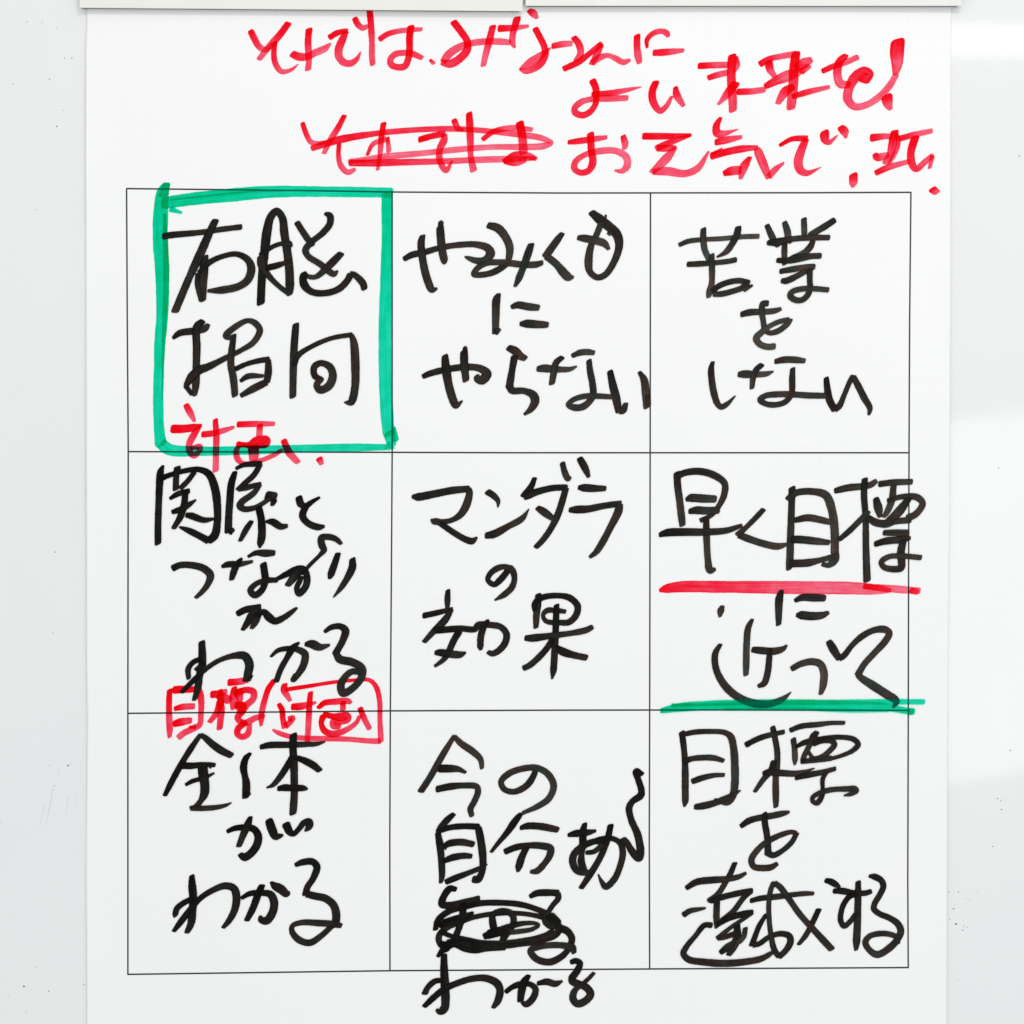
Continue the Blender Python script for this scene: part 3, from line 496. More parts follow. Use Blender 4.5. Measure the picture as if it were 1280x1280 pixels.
red|目|1.25|212.3,862.9,7.4 211.6,875.2,7.6 211.6,892.7,7.9 212.3,910.3,8.1 212.3,920.9,5.4;218.4,862.3,9.8 227.8,861.7,9.6 239.5,861.7,8.1 247.7,861.1,7.4 250.1,867,9.4 251.8,877.5,8.1 251.3,892.7,7.1 249.8,905.6,7.4 241.9,910.3,8.1 230.2,916.2,8.1 223.7,921.4,7.4;219,885.7,6.2 229,883.4,8.1 241.9,882.8,8.1;218.4,904.5,8.6 227.8,902.1,9.8 238.4,900.4,7.6;237.2,908.6,3.7 244.2,909.1,4.9
red|標|1.25|265.3,868.1,9.4 272.3,867,8.6 282.9,864,6.2;275.3,863.4,6.9 275.9,875.2,8.1 277,886.9,8.6 275.9,898.6,8.1 274.7,910.3,7.6;275.9,876.3,9.4 271.2,890.4,8.1 262.4,902.1,6.2;274.7,869.3,11.1 286.4,875.2,11.1;287,852.9,9.4 295.8,852.3,8.6 306.3,851.1,7.4 310.4,852.3,3;292.9,859.9,7.4 292.3,871.6,11.1 293.4,883.4,11.1;298.1,864.6,13.5 300.5,875.2,7.4;295.8,865.8,7.4 307.5,862.3,8.1 316.9,864.6,8.6 316.9,872.8,8.1 309.8,879.8,8.1 300.5,886.9,16;295.8,881,8.6 304,882.2,9.8 300.5,891.6,8.6 297,897.4,8.1 300.5,902.1,7.4! 307.5,903.3,8.1 319.2,897.4,7.4 329.8,893.9,5.7;307.5,903.3,7.4 298.1,910.3,8.1 297,917.3,7.9 302.8,920.9,7.4 309.8,917.3,8.1 312.2,906.8,6.2
red|slash|1.25|342.7,850.5,6.9 335.6,861.1,7.4 330.9,875.2,7.6 327.4,890.4,7.6 326.8,898.6,7.4 326.5,906.8,3.7
red|計|1.15|355.9,855.8,7.4 354.9,862.3,8.1 358.4,868.1,8.1 362.5,875.2,5.4;349.1,880.4,6.2 352.6,886.9,7.4 353.8,898.6,7.4 356.1,908,8.6! 362,903.3,7.4 366.1,897.4,7.4 362,898.6,7.4;366.1,883.4,8.6 376,882.8,9.4 387.7,879.8,6.2 394.8,878.1,3.2;388.3,865.8,6.6 387.1,877.5,7.4 386.3,892.7,7.6 385.4,910.3,7.6 384,931.4,6.2
red|画|1.15|398.3,884.5,5.7 405.3,878.7,7.4 419.4,876.9,8.1 434.6,876.3,8.1 438.1,878.1,5.7;428.8,878.1,7.4 428.8,886.9,7.4;405.3,892.7,7.4 414.7,895.1,7.4 424.1,896.3,11.1 434.6,895.1,9.8 434.6,899.8,7.4 426.4,903.3,4.9 417,900.9,7.4 417,906.8,8.6 424.1,908,7.4;404.1,895.1,8.6 401.8,903.3,6.9 405.3,912.7,8.1 414.7,917.3,8.6 426.4,915,7.9 438.1,909.1,6.6 446.3,902.1,5.7 449.3,895.1,4.9;450.4,885.7,7.4 455.7,898.6,7.6 461.6,910.3,6.9
red|box|1|358.4,861.7,5.7 381.9,858.2,5.2 419.4,852.3,4.7 446.3,850,4.7 461.6,850,5.4 469.8,857.6,6.4 474.5,875.2,6.6 475,898.6,6.4 476.2,926.1,7.6! 463.9,926.1,6.6 434.6,923.8,6.6 405.3,923.2,6.9 381.9,922.6,6.9 364.3,920.9,6.6 349.1,916.2,6.2 341.4,912.1,3.2
black|マ|1.2|516.2,620.6,5.8 522.5,621.2,10.1 542.5,617.5,9.8 565,613.1,9.5 585,611.2,8.7! 586.9,615,8.7 582.5,632.5,10.1 575,643.8,8.7 565,650,6.6 552.5,652.5,7.4 542.5,651.2,8.7 539.4,649.4,3.4;542.5,650,5.3 555,657.5,7.4 570,667.5,8 582.5,674.4,8.2 590,676.2,8.7 596.2,671.9,3.2
black|ン|1.2|610,615,8.7 617.5,620,8 622.5,626.2,6.4 622.5,633.8,2.4;608.1,669.4,8.2 617.5,667.5,10.1 635,658.1,8.2 652.5,648.1,7.7 661.2,636.2,1.6
black|ダ|1.2|668.1,598.1,6.1 664.4,607.5,8 655,620,8.7! 656.2,620,10.1 672.5,614.4,8.7 691.2,610,8 707.5,609.4,8! 705,618.8,8.2 697.5,642.5,8.7 687.5,662.5,8 677.5,676.2,7.4 670,683.8,6.4;672.5,635,7.4 680,640,10.1 690,647.5,8;703.1,579.4,7.2 706.2,591.2,8.2 710,598.1,8 713.1,596.9,4;725,573.8,8.7 731.2,585,9.5 735.6,595.6,5.3
black|ラ|1.2|723.8,609.4,6.1 730,609.8,10.1 745,610.6,8.7 756.2,610.6,6.6;712.5,637.5,6.6 722.5,636.9,10.1 735,636.2,9.3 753.8,632.5,8.2 775,629.4,8! 772.5,640,10.3 763.8,657.5,8.7 752.5,678.8,8.7 745,690,7.4 737.5,696.2,4.8
black|の|1.3|637.5,708.1,7.4 632.5,716.2,8 625,725,8.2 617.5,730.6,7.4 610,725,6.6 612.5,717.5,7.4 622.5,710,8 632.5,708.5,6.9 640,712.5,8.7 643.1,722.5,7.4 640,733.8,8 631.2,742.5,8 618.8,750,2.7
black|効|1.3|560,738.1,6.1 559.4,748.8,7.7 559.4,758.8,5.8;530,769.4,7.4 545,766.2,7.4 565,761.2,5.3! 556.2,775,9.3 542.5,788.8,8 530.6,801.9,6.1;542.5,788.1,8.7 557.5,786.9,8.5 576.2,785.6,8 593.8,786.2,8 597.5,781.2,8 615,781.2,8 626.2,783.8,8.2 633.1,792.5,8.7 631.2,803.8,8.7 622.5,813.8,8.2 615,816.9,7.4 610.6,815,6.1;610,775,4 605,782.5,8.2 601.2,795,8.7 600.6,807.5,8.7 601.2,811.2,5.3;573.1,790.6,8.7 567.5,800,8.7 561.2,813.8,8 555,823.8,6.6 543.8,832.5,4;545,815.6,6.6 550,815.6,9.3 563.8,817.5,10.1 575,818.1,8.7 581.9,815.6,3.2
black|果|1.3|672.8,743.8,8.2 672.5,755,8.7 670.6,767.5,8.7 670,783.8,6.6;668.8,762.5,6.6 668.1,755,7.4 676.2,747.5,8 696.2,744.4,7.2 712.5,747.5,8.2 721.9,757.5,8.7 720,768.8,8.7 711.2,777.5,8 700,778.1,7.2 682.5,776.2,6.1 678.8,768.8,5.3 683.8,763.1,7.4 696.2,763.1,6.6 706.2,764.4,5.8;695.6,756.9,7.4 695,773.8,8.2 694.4,792.5,8.5 693.1,817.5,8.7 691.9,836.2,8.7 690.2,848.1,2.7;657.5,797.5,7.4 665,797.5,9.5 690,794.4,8 715,791.2,7.4 732.5,787.5,8 740,783.8,6.4;690,800,7.4 683.8,810,8 673.8,821.2,8 662.5,831.2,8 655,835,7.4;696.2,807.5,4 702.5,813.8,10.6 717.5,818.8,8.7 732.5,821.9,8
black|早|1.05|846.2,592,9.3 846.9,606.6,9.3 849.5,626.5,9.3 851.5,643.8,9.3 852.9,655.7,8.4;846.9,594.6,8.4 857.5,590.6,8.4 874.8,589.3,9.3 892,593.9,9.3 905.3,603.9,8.7 905.3,617.2,8.4 898.7,631.8,7 889.4,643.8,5.6 876.1,650.4,6.5;858.2,624.5,5.6 864.1,622.5,10.7 878.8,623.2,10.7 893.4,623.8,9.3;862.1,639.1,7 870.8,637.8,10.1 884.1,638.4,9.9 897.3,637.8,9.3;882.7,646.4,7 882.7,659.7,8.7 883.4,679.6,8.4 884.7,699.5,8.4 887.4,712.8,9.3 893.4,711.5,4.8;825,668.3,6.5 834.9,665.7,10.1 854.8,665,10.1 881.4,665,9.3 908,663,7.9 926.6,657,5.1
black|く|1.05|953.8,637.1,6.5 945.2,646.4,7 931.9,659.7,6.5 922.6,668.3,8.4! 934.5,673,9.3 954.5,679.6,9 971.7,682.9,9 983.4,680.3,4.2
black|目|1.05|989.7,610.6,9.1 989.1,636.9,8.7 987.8,674.4,9.1 986.9,702.5,9.5 985.9,710.9,7.2;985,623.8,8 994.4,616.3,8.7 1015,614.4,8.7 1031.9,619.1,10.7 1039.4,636.9,10.7 1043.1,665,10.7 1043.1,687.5,10.3 1043.1,698.8,11.1 1035.6,706.3,7.2 1028.1,705.3,6;994.4,650,7.2 1009.4,647.2,9.1 1026.3,650,8.7 1037.5,652.8,7.2;989.7,674.4,9.1 1000,674.4,9.9 1018.8,676.3,9.5 1035.6,678.1,6.8;988.8,704.4,9.9 1009.4,703.4,9.9 1026.3,699.7,6.8 1045,695,8
black|標|1.05|1044.1,613.4,7.2 1060,609.7,9.1 1078.8,607.8,8.3 1088.1,605.9,8 1094.7,601.3,6;1080.6,599.4,8 1079.7,618.1,8.3 1081.6,646.3,8 1082.1,683.8,8.7 1083.4,725,9.9;1048.8,674.4,6 1061.9,663.1,7.6 1075,650,7.2 1084.4,639.7,7.2;1084.4,646.3,7.2 1093.8,652.8,9.9 1106.9,654.7,9.9 1118.1,651.9,8 1136.9,650,8;1099.4,605,8 1116.3,603.1,8 1138.8,602.2,7.2;1116.3,608.8,8 1114.4,625.6,8.7 1105,644.4,6 1102.2,644.4,4;1094.7,623.8,8 1097.5,635,11.1 1099.4,645.3,6;1109.7,625.6,6 1127.5,620.9,7.2 1146.3,621.9,8.7 1152.8,629.4,8 1144.4,642.5,8.3 1135,647.2,9.1;1135,623.8,8 1123.8,638.8,11.1 1110.6,651.9,9.9;1105,665.9,7.2 1120,665.9,8.7 1134.1,665.9,8;1093.8,680,6.8 1106.9,676.3,9.1 1127.5,674.4,9.1 1136.9,672.5,4.8;1128.4,676.3,9.1 1125.6,691.3,9.9 1126.6,702.5,9.9 1125.6,710,8.7 1105,709.1,7.6 1101.3,702.5,7.2 1110.6,695.9,6.8 1127.5,695,7.2 1150,696.9,7.2
red|underline|0.72|825,738,5.2 832,736,10.5 850,733.5,13.7 900,733.5,14.7 1000,734.5,16.3 1060,735,15.8 1090,736.5,13.7 1112,738,6.3;1080,733,6.3 1110,735.5,9.5 1148,738.5,8.4;1139,738,8.4 1146,740,7.4
black|に|1.1|976.2,738.8,6.1 973.8,748.8,10.1 973.1,767.5,8.7 973.1,780,7.2;993.8,750.6,5.3 1002.5,746.9,8.7 1015,746.9,10.1 1030,747.5,8.7;996.2,768.8,6.1 1001.2,768.8,10.9 1015,770,10.6 1027.5,768.8,8.7 1035,765.6,4.8
black|近|1.1|902.5,758.1,5.8 900.6,763.8,8.7 899.8,770.6,4;940,774.4,4.5 935,785,8 933.1,805,8.5 932.5,830,8.2 932.2,843.1,6.6;941.2,811.9,8 952.5,813.1,9.5 967.5,813.8,9.5 978.8,810.6,6.6 982.8,806.5,3.2;962.5,811.2,5.3 961.2,823.8,8 959.4,840,8.2 955,853.8,8 948.1,857.5,5.3;900,805.6,5.3 893.8,817.5,8 894.4,833.8,8.5 901.2,850,9.5 912.5,863.8,10.1 927.5,873.8,9.8 945,879.4,10.1 962.5,879.4,8.7 977.5,873.8,7.2 988.5,865,1.6
black|つ|1.05|990,835.6,7.4 1000,830,8 1015,826.9,9 1025,830,9.5 1029.4,840,9.8 1028.8,855,9.5 1025.6,866.9,5.8
black|く|1.05|1036.2,802.5,8.7 1041.2,811.2,10.6 1048.1,822.5,8.7! 1053.8,820,8 1065,806.2,7.2 1077.5,795,8 1092.5,787.5,8 1106.2,786.9,9.3 1111.2,791.2,8.7 1106.2,801.2,8.7 1092.5,816.2,8 1080,830,8 1072.5,842.5,8.7! 1075,846.2,8.7 1090,856.2,11.1 1107.5,867.5,11.1 1120,876.2,8.7 1116.2,883.8,3.2
green|underline|1|827,888,7 850,884,11 900,881,12 990,880,12.5 1050,881,12 1100,883,10 1140,889.5,8;840,881,4 900,880,3 1000,878,6 1080,877,6.5 1154,877,7;1137,889,9 1141,889,8.5;905,886.5,3 1000,886,4 1060,888,5 1110,888.5,3
black|全|1.5|206.5,993.7,5.8 214.7,977.3,8.1 227.8,953.3,7.7 238.7,935.8,7.7 250.8,918.3,5.8! 256.2,921.6,7.7 266.1,930.3,9.3 277,938,9.7 289.1,944,8.3;227.8,956.6,9.3 238.7,957.1,8.3 255.2,955.5,6.5 268.3,956,5.8;263.4,958.2,5.3;232.7,980.6,4.2 240.9,976.2,5.8 256.2,971.9,5.3 267.7,966.2,2.6;253.5,958.7,12.8 254.6,969.7,12.8 256.2,980.6,11.6 255.7,991.6,11.1 250.8,1001.4,7 244.2,1009.1,7! 238.7,1010.2,5.8 251.9,1010.2,7 269.4,1009.1,6.5 282.5,1006.3,4.6 289.6,1003,1.4
black|体|1.45|312.8,941.7,4.6 307.3,948.3,8.3 304.6,959.2,9.3 306.2,969.1,8.1 307.9,977.8,10 307.9,988.7,10.2 306.2,996.4,7;308.4,993.1,9.3 312.8,991.5,3.5;326.5,933.5,6.5 336.9,931.3,8.3 362,930.8,8.3 383.9,930.2,7 395.9,929.7,5.8 406.3,927,2.3;367,918.7,9.3 366.4,931.9,9.5 367.5,953.7,10 368,975.6,9.5 368,992,9.3 367,1008.4,9.7 366.4,1016.1,9.3;365.3,946.1,7.7 358.7,958.1,8.3 350,971.2,7.7 341.2,981.1,5.8 333.6,984.4,2.3;371.9,947.2,7 381.7,951,8.8 392.7,957,9.3 399.2,962.5,8.3;348.4,985.5,6.5 355.5,984.4,8.8 367.5,984.9,8.3 378.4,984.9,8.1 383.9,986,3.9
black|が|1.55|284.7,1039,5.3 293.4,1035.2,7.2 306.6,1034.1,8.1 317.5,1036.2,9.3 323,1045,10.2 320.8,1057,10.2 312,1068,9.7 305.5,1071.2,10 301.1,1068,7.7;313.1,1021.5,5.8 309.8,1030.8,9.3 304.4,1042.8,8.8 298.9,1057,7;336.6,1025.9,10.4 340.5,1037.3,11.1 344.8,1045,10 353.6,1043.9,3.5;358,1030.8,11.1 362.3,1039.5,9.7 366.7,1042.3,6.5 374.4,1035.2,7 379.8,1028.6,8.1 386.4,1027.5,10.4 386.4,1033,9.3 382,1038.4,3.5
black|わ|1.5|240,1095,7 240.5,1107,10.2 241.6,1120.2,10.4 241.1,1136.6,9.7 238.9,1154.1,9.3 234,1165,6.5;217.6,1163.4,5.3 228,1149.7,8.1 240,1134.4,7.7 250.9,1122.3,7 266.2,1112.5,7.7 281.6,1107,8.6 292.5,1110.3,9.7 295.8,1121.2,10.2 293.6,1136.6,9.3 287,1149.7,8.1 279.4,1159,5.3;240,1123.4,7.7 229.1,1128.9,7 221.4,1135.5,7.7 219.2,1143.1,7.2 218.1,1146.4,2.3
black|か|1.5|302.3,1122.3,4.6 312.2,1116.9,7 327.5,1115.8,7.7 338.4,1118,9.7 342.8,1127.8,10.4 340.6,1140.9,10.4 333,1150.8,9.7 326.4,1148.6,8.8 325.3,1145.3,4.6;327.5,1107,7.7 323.1,1116.9,9.3 316.6,1134.4,8.8 308.9,1149.7,7;339.5,1102.7,4.6 343.9,1107,10.4 351.6,1111.4,11.6 358.1,1116.9,9.7 361.4,1116.3,5.8
black|る|1.4|370,1080.8,5.8 378.7,1077.5,8.3 390.8,1077,8.8 396.2,1083,9.3 391.9,1097.2,8.3 384.2,1109.2,8.1 382.6,1116.9,9.3! 393,1119.6,9.5 407.2,1122.9,9.7 417,1131.1,10.4 420.3,1142,10.4 419.2,1153,9.7 413.7,1158.4,7 401.7,1169.4,7.7 387.5,1178.1,8.8 374.4,1174.8,8.8 365.6,1165,7.7 365.6,1157.3,6.5 376.6,1153,7 398.4,1153.5,8.3 420.3,1155.2,8.8 425.8,1156.8,7
black|今|1.2|526.4,988.6,8.3 538.1,970.6,8.3 552.2,945.6,8.3 567.8,919.8,5.6! 575.6,928.4,8.3 591.2,939.4,8.9 600.6,948.8,7.6 602.5,959.7,5.6;549.8,960.5,9.9 561.6,960.5,10.3 572.5,961.2,7.6 581.9,965.2,4.3;546.7,986.2,8.3 561.6,983.1,8.9 580.3,981.6,7.6 595.9,983.1,8 597.5,989.4,8 592.8,1001.9,7.6 588.1,1011.2,7.6 589.7,1019.1,6.6
black|の|1.1|670.2,958.1,6 667.8,967.5,7.6 658.4,981.6,8.6 642.8,989.4,7.6 630.3,986.2,7.6 626.4,976.9,7.6 635,967.5,8.3 650.6,961.2,8 670.9,959.7,8.3 685,967.5,8.6 692,981.6,8.6 686.6,997.2,8.3 674.1,1006.6,7.6 653.8,1015.9,5
black|自|1.35|566.9,1017.5,6.1 558.8,1025,8.2 551.2,1033.8,8 547.5,1038.8,5.8;547.5,1041.2,8 550,1056.2,9.3 551.9,1075,8.7 552.5,1093.8,8 551.2,1102.5,5.3;548.8,1038.8,6.1 561.2,1034.4,7.4 580,1032.5,7.7 597.5,1033.1,8.2! 599.4,1041.2,9.5 602.5,1060,9.8 603.8,1077.5,9.3 602.5,1090,8.2 597.5,1098.8,9.3 592.5,1098.8,9.3;555,1057.5,6.1 562.5,1053.8,8.7 577.5,1052.5,9 591.2,1055,8;555,1076.2,6.1 565,1071.9,8.7 580,1069.4,8 588.8,1070,6.6;558.1,1101.9,7.4 570,1096.9,8 586.2,1090.6,6.6 600,1085,6.1 609.4,1080,1.3;556.9,1060,4 557.5,1061.5,1.9
black|分|1.3|651.1,1017.2,6 645,1024.7,8.9 633.7,1040.6,7.6 623.4,1052.8,6 614.1,1064.5,4.4;651.1,1034.5,6 660,1032.2,8.7 675,1032.7,9.1 688.1,1035,9.1 696.6,1036.9,7.9;631.9,1064.1,7.9 645,1058.9,8.3 660,1056.6,7.9 676.9,1057,8.9 688.1,1060.3,9.5 687.2,1068.7,8.9 680.6,1079.1,7.9 671.2,1088.4,8.3 663.7,1089.4,5;658.1,1059.4,7.6 652.5,1070.6,8.9 648.7,1082.8,9.5 647.8,1088.4,5
black|あ|1.3|710.6,1043.6,5.1 719.9,1041.6,9 734.5,1040.3,8.2 744.5,1038.3,3.7;730.8,1029.7,6.5 728.6,1040.3,9.9 728.6,1053.6,9.9 727.2,1066.9,7 726.6,1077.5,9.9 730.5,1088.1,8.4;753.1,1050.9,7.6 739.8,1052.3,7.9 726.6,1058.9,9.3 717.3,1068.2,9.3 715.9,1077.5,9.3 721.3,1088.1,8.7 731.9,1090.8,7 738.5,1088.8,5.6;733.2,1065.5,5.6 742.5,1064.2,6.5 751.8,1056.3,6.5
black|か|1.3|734.5,1054.9,7 750.5,1048.9,7.3 763.8,1047.6,7 774.4,1052.9,7 778.4,1064.2,8.4 775.7,1080.2,7.9 767.7,1098.8,8.4 757.1,1108,8.4 751.8,1101.4,5.6 747.8,1092.8,2;763.1,1031.7,7.6 759.8,1047,8.4 750.5,1070.9,7.9 737.2,1093.4,8.4 726.6,1109.4,6.5
black|insertion_mark|1.2|802.9,967.3,5.6 795.6,964.6,9.9 797.6,973.9,7.9 801.6,987.2,8.4 800.9,993.8,9.3 790.3,1001.8,7.9 786.3,1009.8,8.7 789,1024.4,8.4 797,1043,9.3 800.9,1062.9,9.9! 798.3,1071.5,11.3 790.3,1064.2,9.3 783.7,1053.6,8.4 779,1048.9,8.4
black|知|1.5|569.4,1111.2,6.6 562.5,1110.6,8.7 555,1120,8.7 552.5,1130,9.3 561.2,1131.2,8.7 580,1127.5,8.2 598.1,1123.1,8;578.8,1130,9.3 578.1,1145,8.7 575,1156.2,8.2 568.8,1172.5,8;555,1152.5,8 567.5,1148.8,8.7 582.5,1145,9.3 591.2,1140.6,4;550,1156.2,6.6 560,1153.8,6.6 580,1150,6.6;617.5,1161.2,9.3 615.6,1150,9.3 616.2,1143.1,8 628.8,1138.8,8.7 640,1142.5,8.7 641.9,1152.5,8 636.2,1162.5,8.7 630,1172.5,8;611.2,1167.5,11.9 625,1163.8,11.9 636.2,1160,11.9;606.2,1170,8.7 617.5,1165,8 630,1166.2,8.7 628.8,1173.8,8;551.2,1180,8 561.2,1180,8 580,1180,9.3 600,1185,8
black|scribble|1.4|544.4,1161.2,6.6 547.5,1150,7.4 561.2,1138.8,8 582.5,1132.5,8 600,1128.8,8 623.8,1128.1,7.4 648.8,1130,7.7 667.5,1135,7.4 686.2,1143.8,8 692.5,1153.8,8! 686.2,1148.8,8 667.5,1143.8,6.4 646.2,1141.2,6.1 617.5,1141.9,6.4 592.5,1146.2,6.6 573.8,1152.5,7.4 557.5,1160,8 548.8,1170,8 550,1178.8,8 558.8,1187.5,7.4;550,1156.2,8 561.2,1150,6.6 572.5,1146.2,5.3;685.6,1145,8.7 695,1152.5,9.8 698.8,1160.9,9 693.1,1169.4,8 676.2,1175,7.4;551.2,1163.8,6.6 561.2,1168.8,6.1 580,1173.8,7.4 605,1178.8,8 630,1178.8,8.2 655,1176.2,8.7 680,1171.2,10.1 691.2,1166.2,11.9;547.5,1195,4.8 555,1186.2,8.7 567.5,1178.8,10.6 582.5,1182.5,14.6 595,1185,13.2 607.5,1185,8.7 631.2,1185.6,4;560,1177.5,8 572.5,1177.5,10.6 600,1181.2,8 630,1182.5,6.6 655,1180,5.3 680,1177.5,5.3;641.2,1156.2,8 655,1153.8,6.1 668.8,1153.8,5.3 673.1,1156.2,4.8 665,1161.2,5.6 650,1163.8,6.6 638.8,1165,6.6
black|る|1.4|663.1,1120.2,6 670.6,1116.4,8.3 685.6,1115.5,8.9 696.9,1115.9,8.5! 697.8,1122.5,7.9 691.2,1130.9,6.6 684.7,1141.2,6.6 681.9,1149.7,9.9 687.5,1154.4,12.9 695,1155.3,11.9! 689.4,1144.1,8.9 696.9,1152.5,9.9;700.6,1160,9.9 709.1,1163.7,9.1 714.7,1172.2,8.9 713.7,1179.7,7.9 709.1,1188.1,7.9 701.6,1195.6,8.3 687.5,1202.2,8.9 672.5,1199.4,8.9 665,1192.8,8.9 663.1,1187.7,7.9 672.5,1183.4,7.9 689.4,1181.1,7.9 704.4,1181.6,8.3 715.6,1184.4,9.5 717.5,1190,7
black|わ|1.45|555,1194.4,8.2 555.2,1211.2,10.1 556.2,1230,11.1 556.9,1248.8,10.6 555.6,1260,10.6 550,1263.8,9.3 546.2,1261.9,4.8;530.6,1257.5,6.1 542.5,1246.2,8 555,1236.2,8 571.2,1228.8,8 590,1223.1,8.2 607.5,1222.5,8.7 621.2,1228.8,10.1 625,1237.5,9.5 622.5,1250,9.3 616.9,1258.8,5.8;552.5,1225,6.6 543.8,1226.2,7.4 535,1233.8,7.4 531.2,1241.2,8
black|か|1.45|632.5,1239.4,5.8 640,1233.8,6.9 650,1230,8 662.5,1230,7.4 669.4,1236.2,8 666.2,1247.5,8.7 657.5,1255,8 653.1,1252.5,5.3;660.6,1219.4,6.1 655,1227.5,10.1 651.9,1238.8,10.1 650.6,1250,8;672.5,1228.8,5.8 683.8,1226.9,8.7 693.8,1229.4,8.7 702.5,1226.2,3.4
black|る|1.4|714.1,1202.4,6.3 719.5,1200.8,7.7 725,1203.5,7.7 721.7,1212.8,8.8 715.2,1221.6,9.3! 715.2,1225.9,10 725,1230.3,9.3 733.7,1234.7,9.7 738.1,1242.3,10.2 732.7,1250,9.7 721.7,1254.4,9.3 716.2,1247.8,9.3 718.4,1238,7.7 727.2,1230.3,5.8 735.9,1222.7,5.6 742,1216.1,5.1
black|目|1.15|852.2,915.9,8.3 854.5,932.8,7.9 855.9,948.7,7.8 856.4,965.6,8.7 856.4,984.4,8.9 856.4,1001.2,8.3 855.5,1007.8,3;854.1,917.8,6 868.1,915,7 885,914.1,6.6 905.6,915.5,7 913.1,920.6,8.9 916.9,935.6,9.5 918.3,956.2,9.9 918.3,979.7,9.9 915.9,993.7,9.5 909.4,1002.2,8.9 903.7,1003.1,6 893.4,998.4,2.6;855,952.5,7.6 862.5,948.7,7 877.5,946.9,7.6 892.5,947.3,7.4 903.7,950.6,6;865.8,976.4,7.2 877.5,972.2,7.6 892.5,968.9,6.2 904.7,968.4,5.2;869.1,1008.3,7 877.5,1007.3,9.1 892.5,1003.6,8.5 905.6,998.4,7.9 916.9,992.8,6 925.3,987.7,2
black|標|1.15|965.7,909.2,7.2 968.4,922.3,7.7 971.2,938.7,7.7 971.2,955.2,7.7 969.5,971.6,8.1 969.5,993.4,8.6 969.7,1007.7,6.5;932.8,930.7,7.4 940,926.7,7.2 950.9,921.8,7.4 964.1,918,6.7 979.4,914.7,5.8;966.8,951.9,7.7 964.1,961.7,8.1 954.2,973.7,7 943.3,989.1,5.1;954.2,966.1,5.8 961.9,965,8.8 978.3,966.1,8.3 994.7,966.6,7.7 1007.8,963.4,4.2 1017.7,960.1,1.9;988.1,912.5,6.5 1001.2,907.6,7 1022,905.4,7 1038.4,903.5,5.8 1054.8,903.3,5.3;991.4,924,7.4 993,936.6,7.2 993.4,947.5,7.7 993.3,955.2,3.5;994.7,933.3,4.6 1005.6,927.8,7 1025.3,923.4,6.5 1049.4,921.2,6.5 1066.9,924,7 1072.3,930,7.2 1065.8,937.7,6.5 1051.6,944.2,5.3 1040.6,947.5,5.1;1020.4,915.2,7 1016.6,920.2,9.3 1011.1,932.2,7 1005.6,943.1,7 1002.9,949.7,5.8;1016.6,930,5.8 1027.5,925.6,7 1038.4,925.6,7.7 1042.8,930,7.4 1036.2,938.7,7 1027.5,945.3,6.5 1016.6,947.5,5.8 1010,938.7,4.2;1001.8,951.9,5.8 1016.6,949.7,7.7 1038.4,947.5,7;994.7,972.1,5.8 1010,968.3,7.7 1027.5,965,7 1043.4,960.6,5.8;1032.4,965,5.8 1028,973.7,6 1028,984.7,5.3 1027.5,993.4,6.5 1020.9,1003.3,7 1015.5,1001.1,5.8 1015.5,996.7,5.8 1023.1,991.2,6.5 1038.4,986.9,7 1058.1,985.8,7.2 1068,985.8,8.1 1070.2,988,7 1062.5,992.3,5.8 1054.8,994,2.3
black|を|1.2|926.4,1032.2,6.4 936.2,1025.6,8.3 949.4,1021.9,7.9 966.2,1019.1,8.3 979.4,1016.2,7.2 985.9,1014.8,4;955.5,1016.7,6.6 955.9,1028.4,8.3 958.3,1042.5,8.3 959.7,1057.5,8.3 959.7,1065.9,8.9! 966.2,1068.7,7.9 977.5,1063.1,6.6 989.7,1051.9,6.6 995.3,1041.6,6.6! 989.7,1039.7,6 975.6,1043.4,7 958.7,1051.9,7.6 947.5,1061.2,7.6 939.1,1074.4,8.3 941.9,1082.8,7.9 952.2,1084.7,8.3 963.4,1083.7,7.9 970.9,1079.5,5.6
black|達|1.2|918.2,1078.9,6.5 913.1,1091.1,7.1 907,1102.3,7.1 896.9,1117.5,7.1 885.7,1125.6,6.5;858.3,1109.4,6.5 870.5,1102.3,8.6 890.8,1099.7,9 911.1,1098.2,7.5 924.3,1095.2,6.5 931.9,1091.1,4.3;888.7,1125.6,7.5 905,1120.5,7.8 926.3,1115.5,7.8 939.5,1112.9,6.5! 929.4,1121.6,7.1 917.2,1137.8,7.1 903,1150,7.1;895.9,1127.7,8.2 895.4,1145.9,8.2 895.9,1158.1,6.5;896.9,1155.1,6.5 911.1,1147,8.2 929.4,1141.9,8.2 940,1139.8,6.5! 929.4,1148,5.4 913.1,1159.1,5.4 896.9,1172.3,6.5! 905,1171.3,6.5 919.2,1166.2,7.1;921.2,1157.1,8.6 921.2,1171.3,10.3 917.2,1181.5,10.3 911.1,1192.7,7.1;931.4,1160.2,6.5 929.4,1170.3,6.5 923.3,1177.4,6.5;900.9,1190.1,6.5 909.1,1183.5,8.6 915.2,1178.4,6.5;854.7,1142.9,7.5 862.3,1138.3,7.1 872.5,1136.3,5.4 881.6,1134.8,2.8;888.7,1156.1,7.5 880.6,1156.1,7.1 868.4,1170.3,6.5 858.3,1182.5,7.1 854.2,1191.6,8 860.3,1198.7,8.6 880.6,1202.3,9 906,1203.8,9.3 931.4,1201.8,8.6 951.7,1197.7,7.8 963.9,1190.6,5.4 965.4,1188.6,3.2
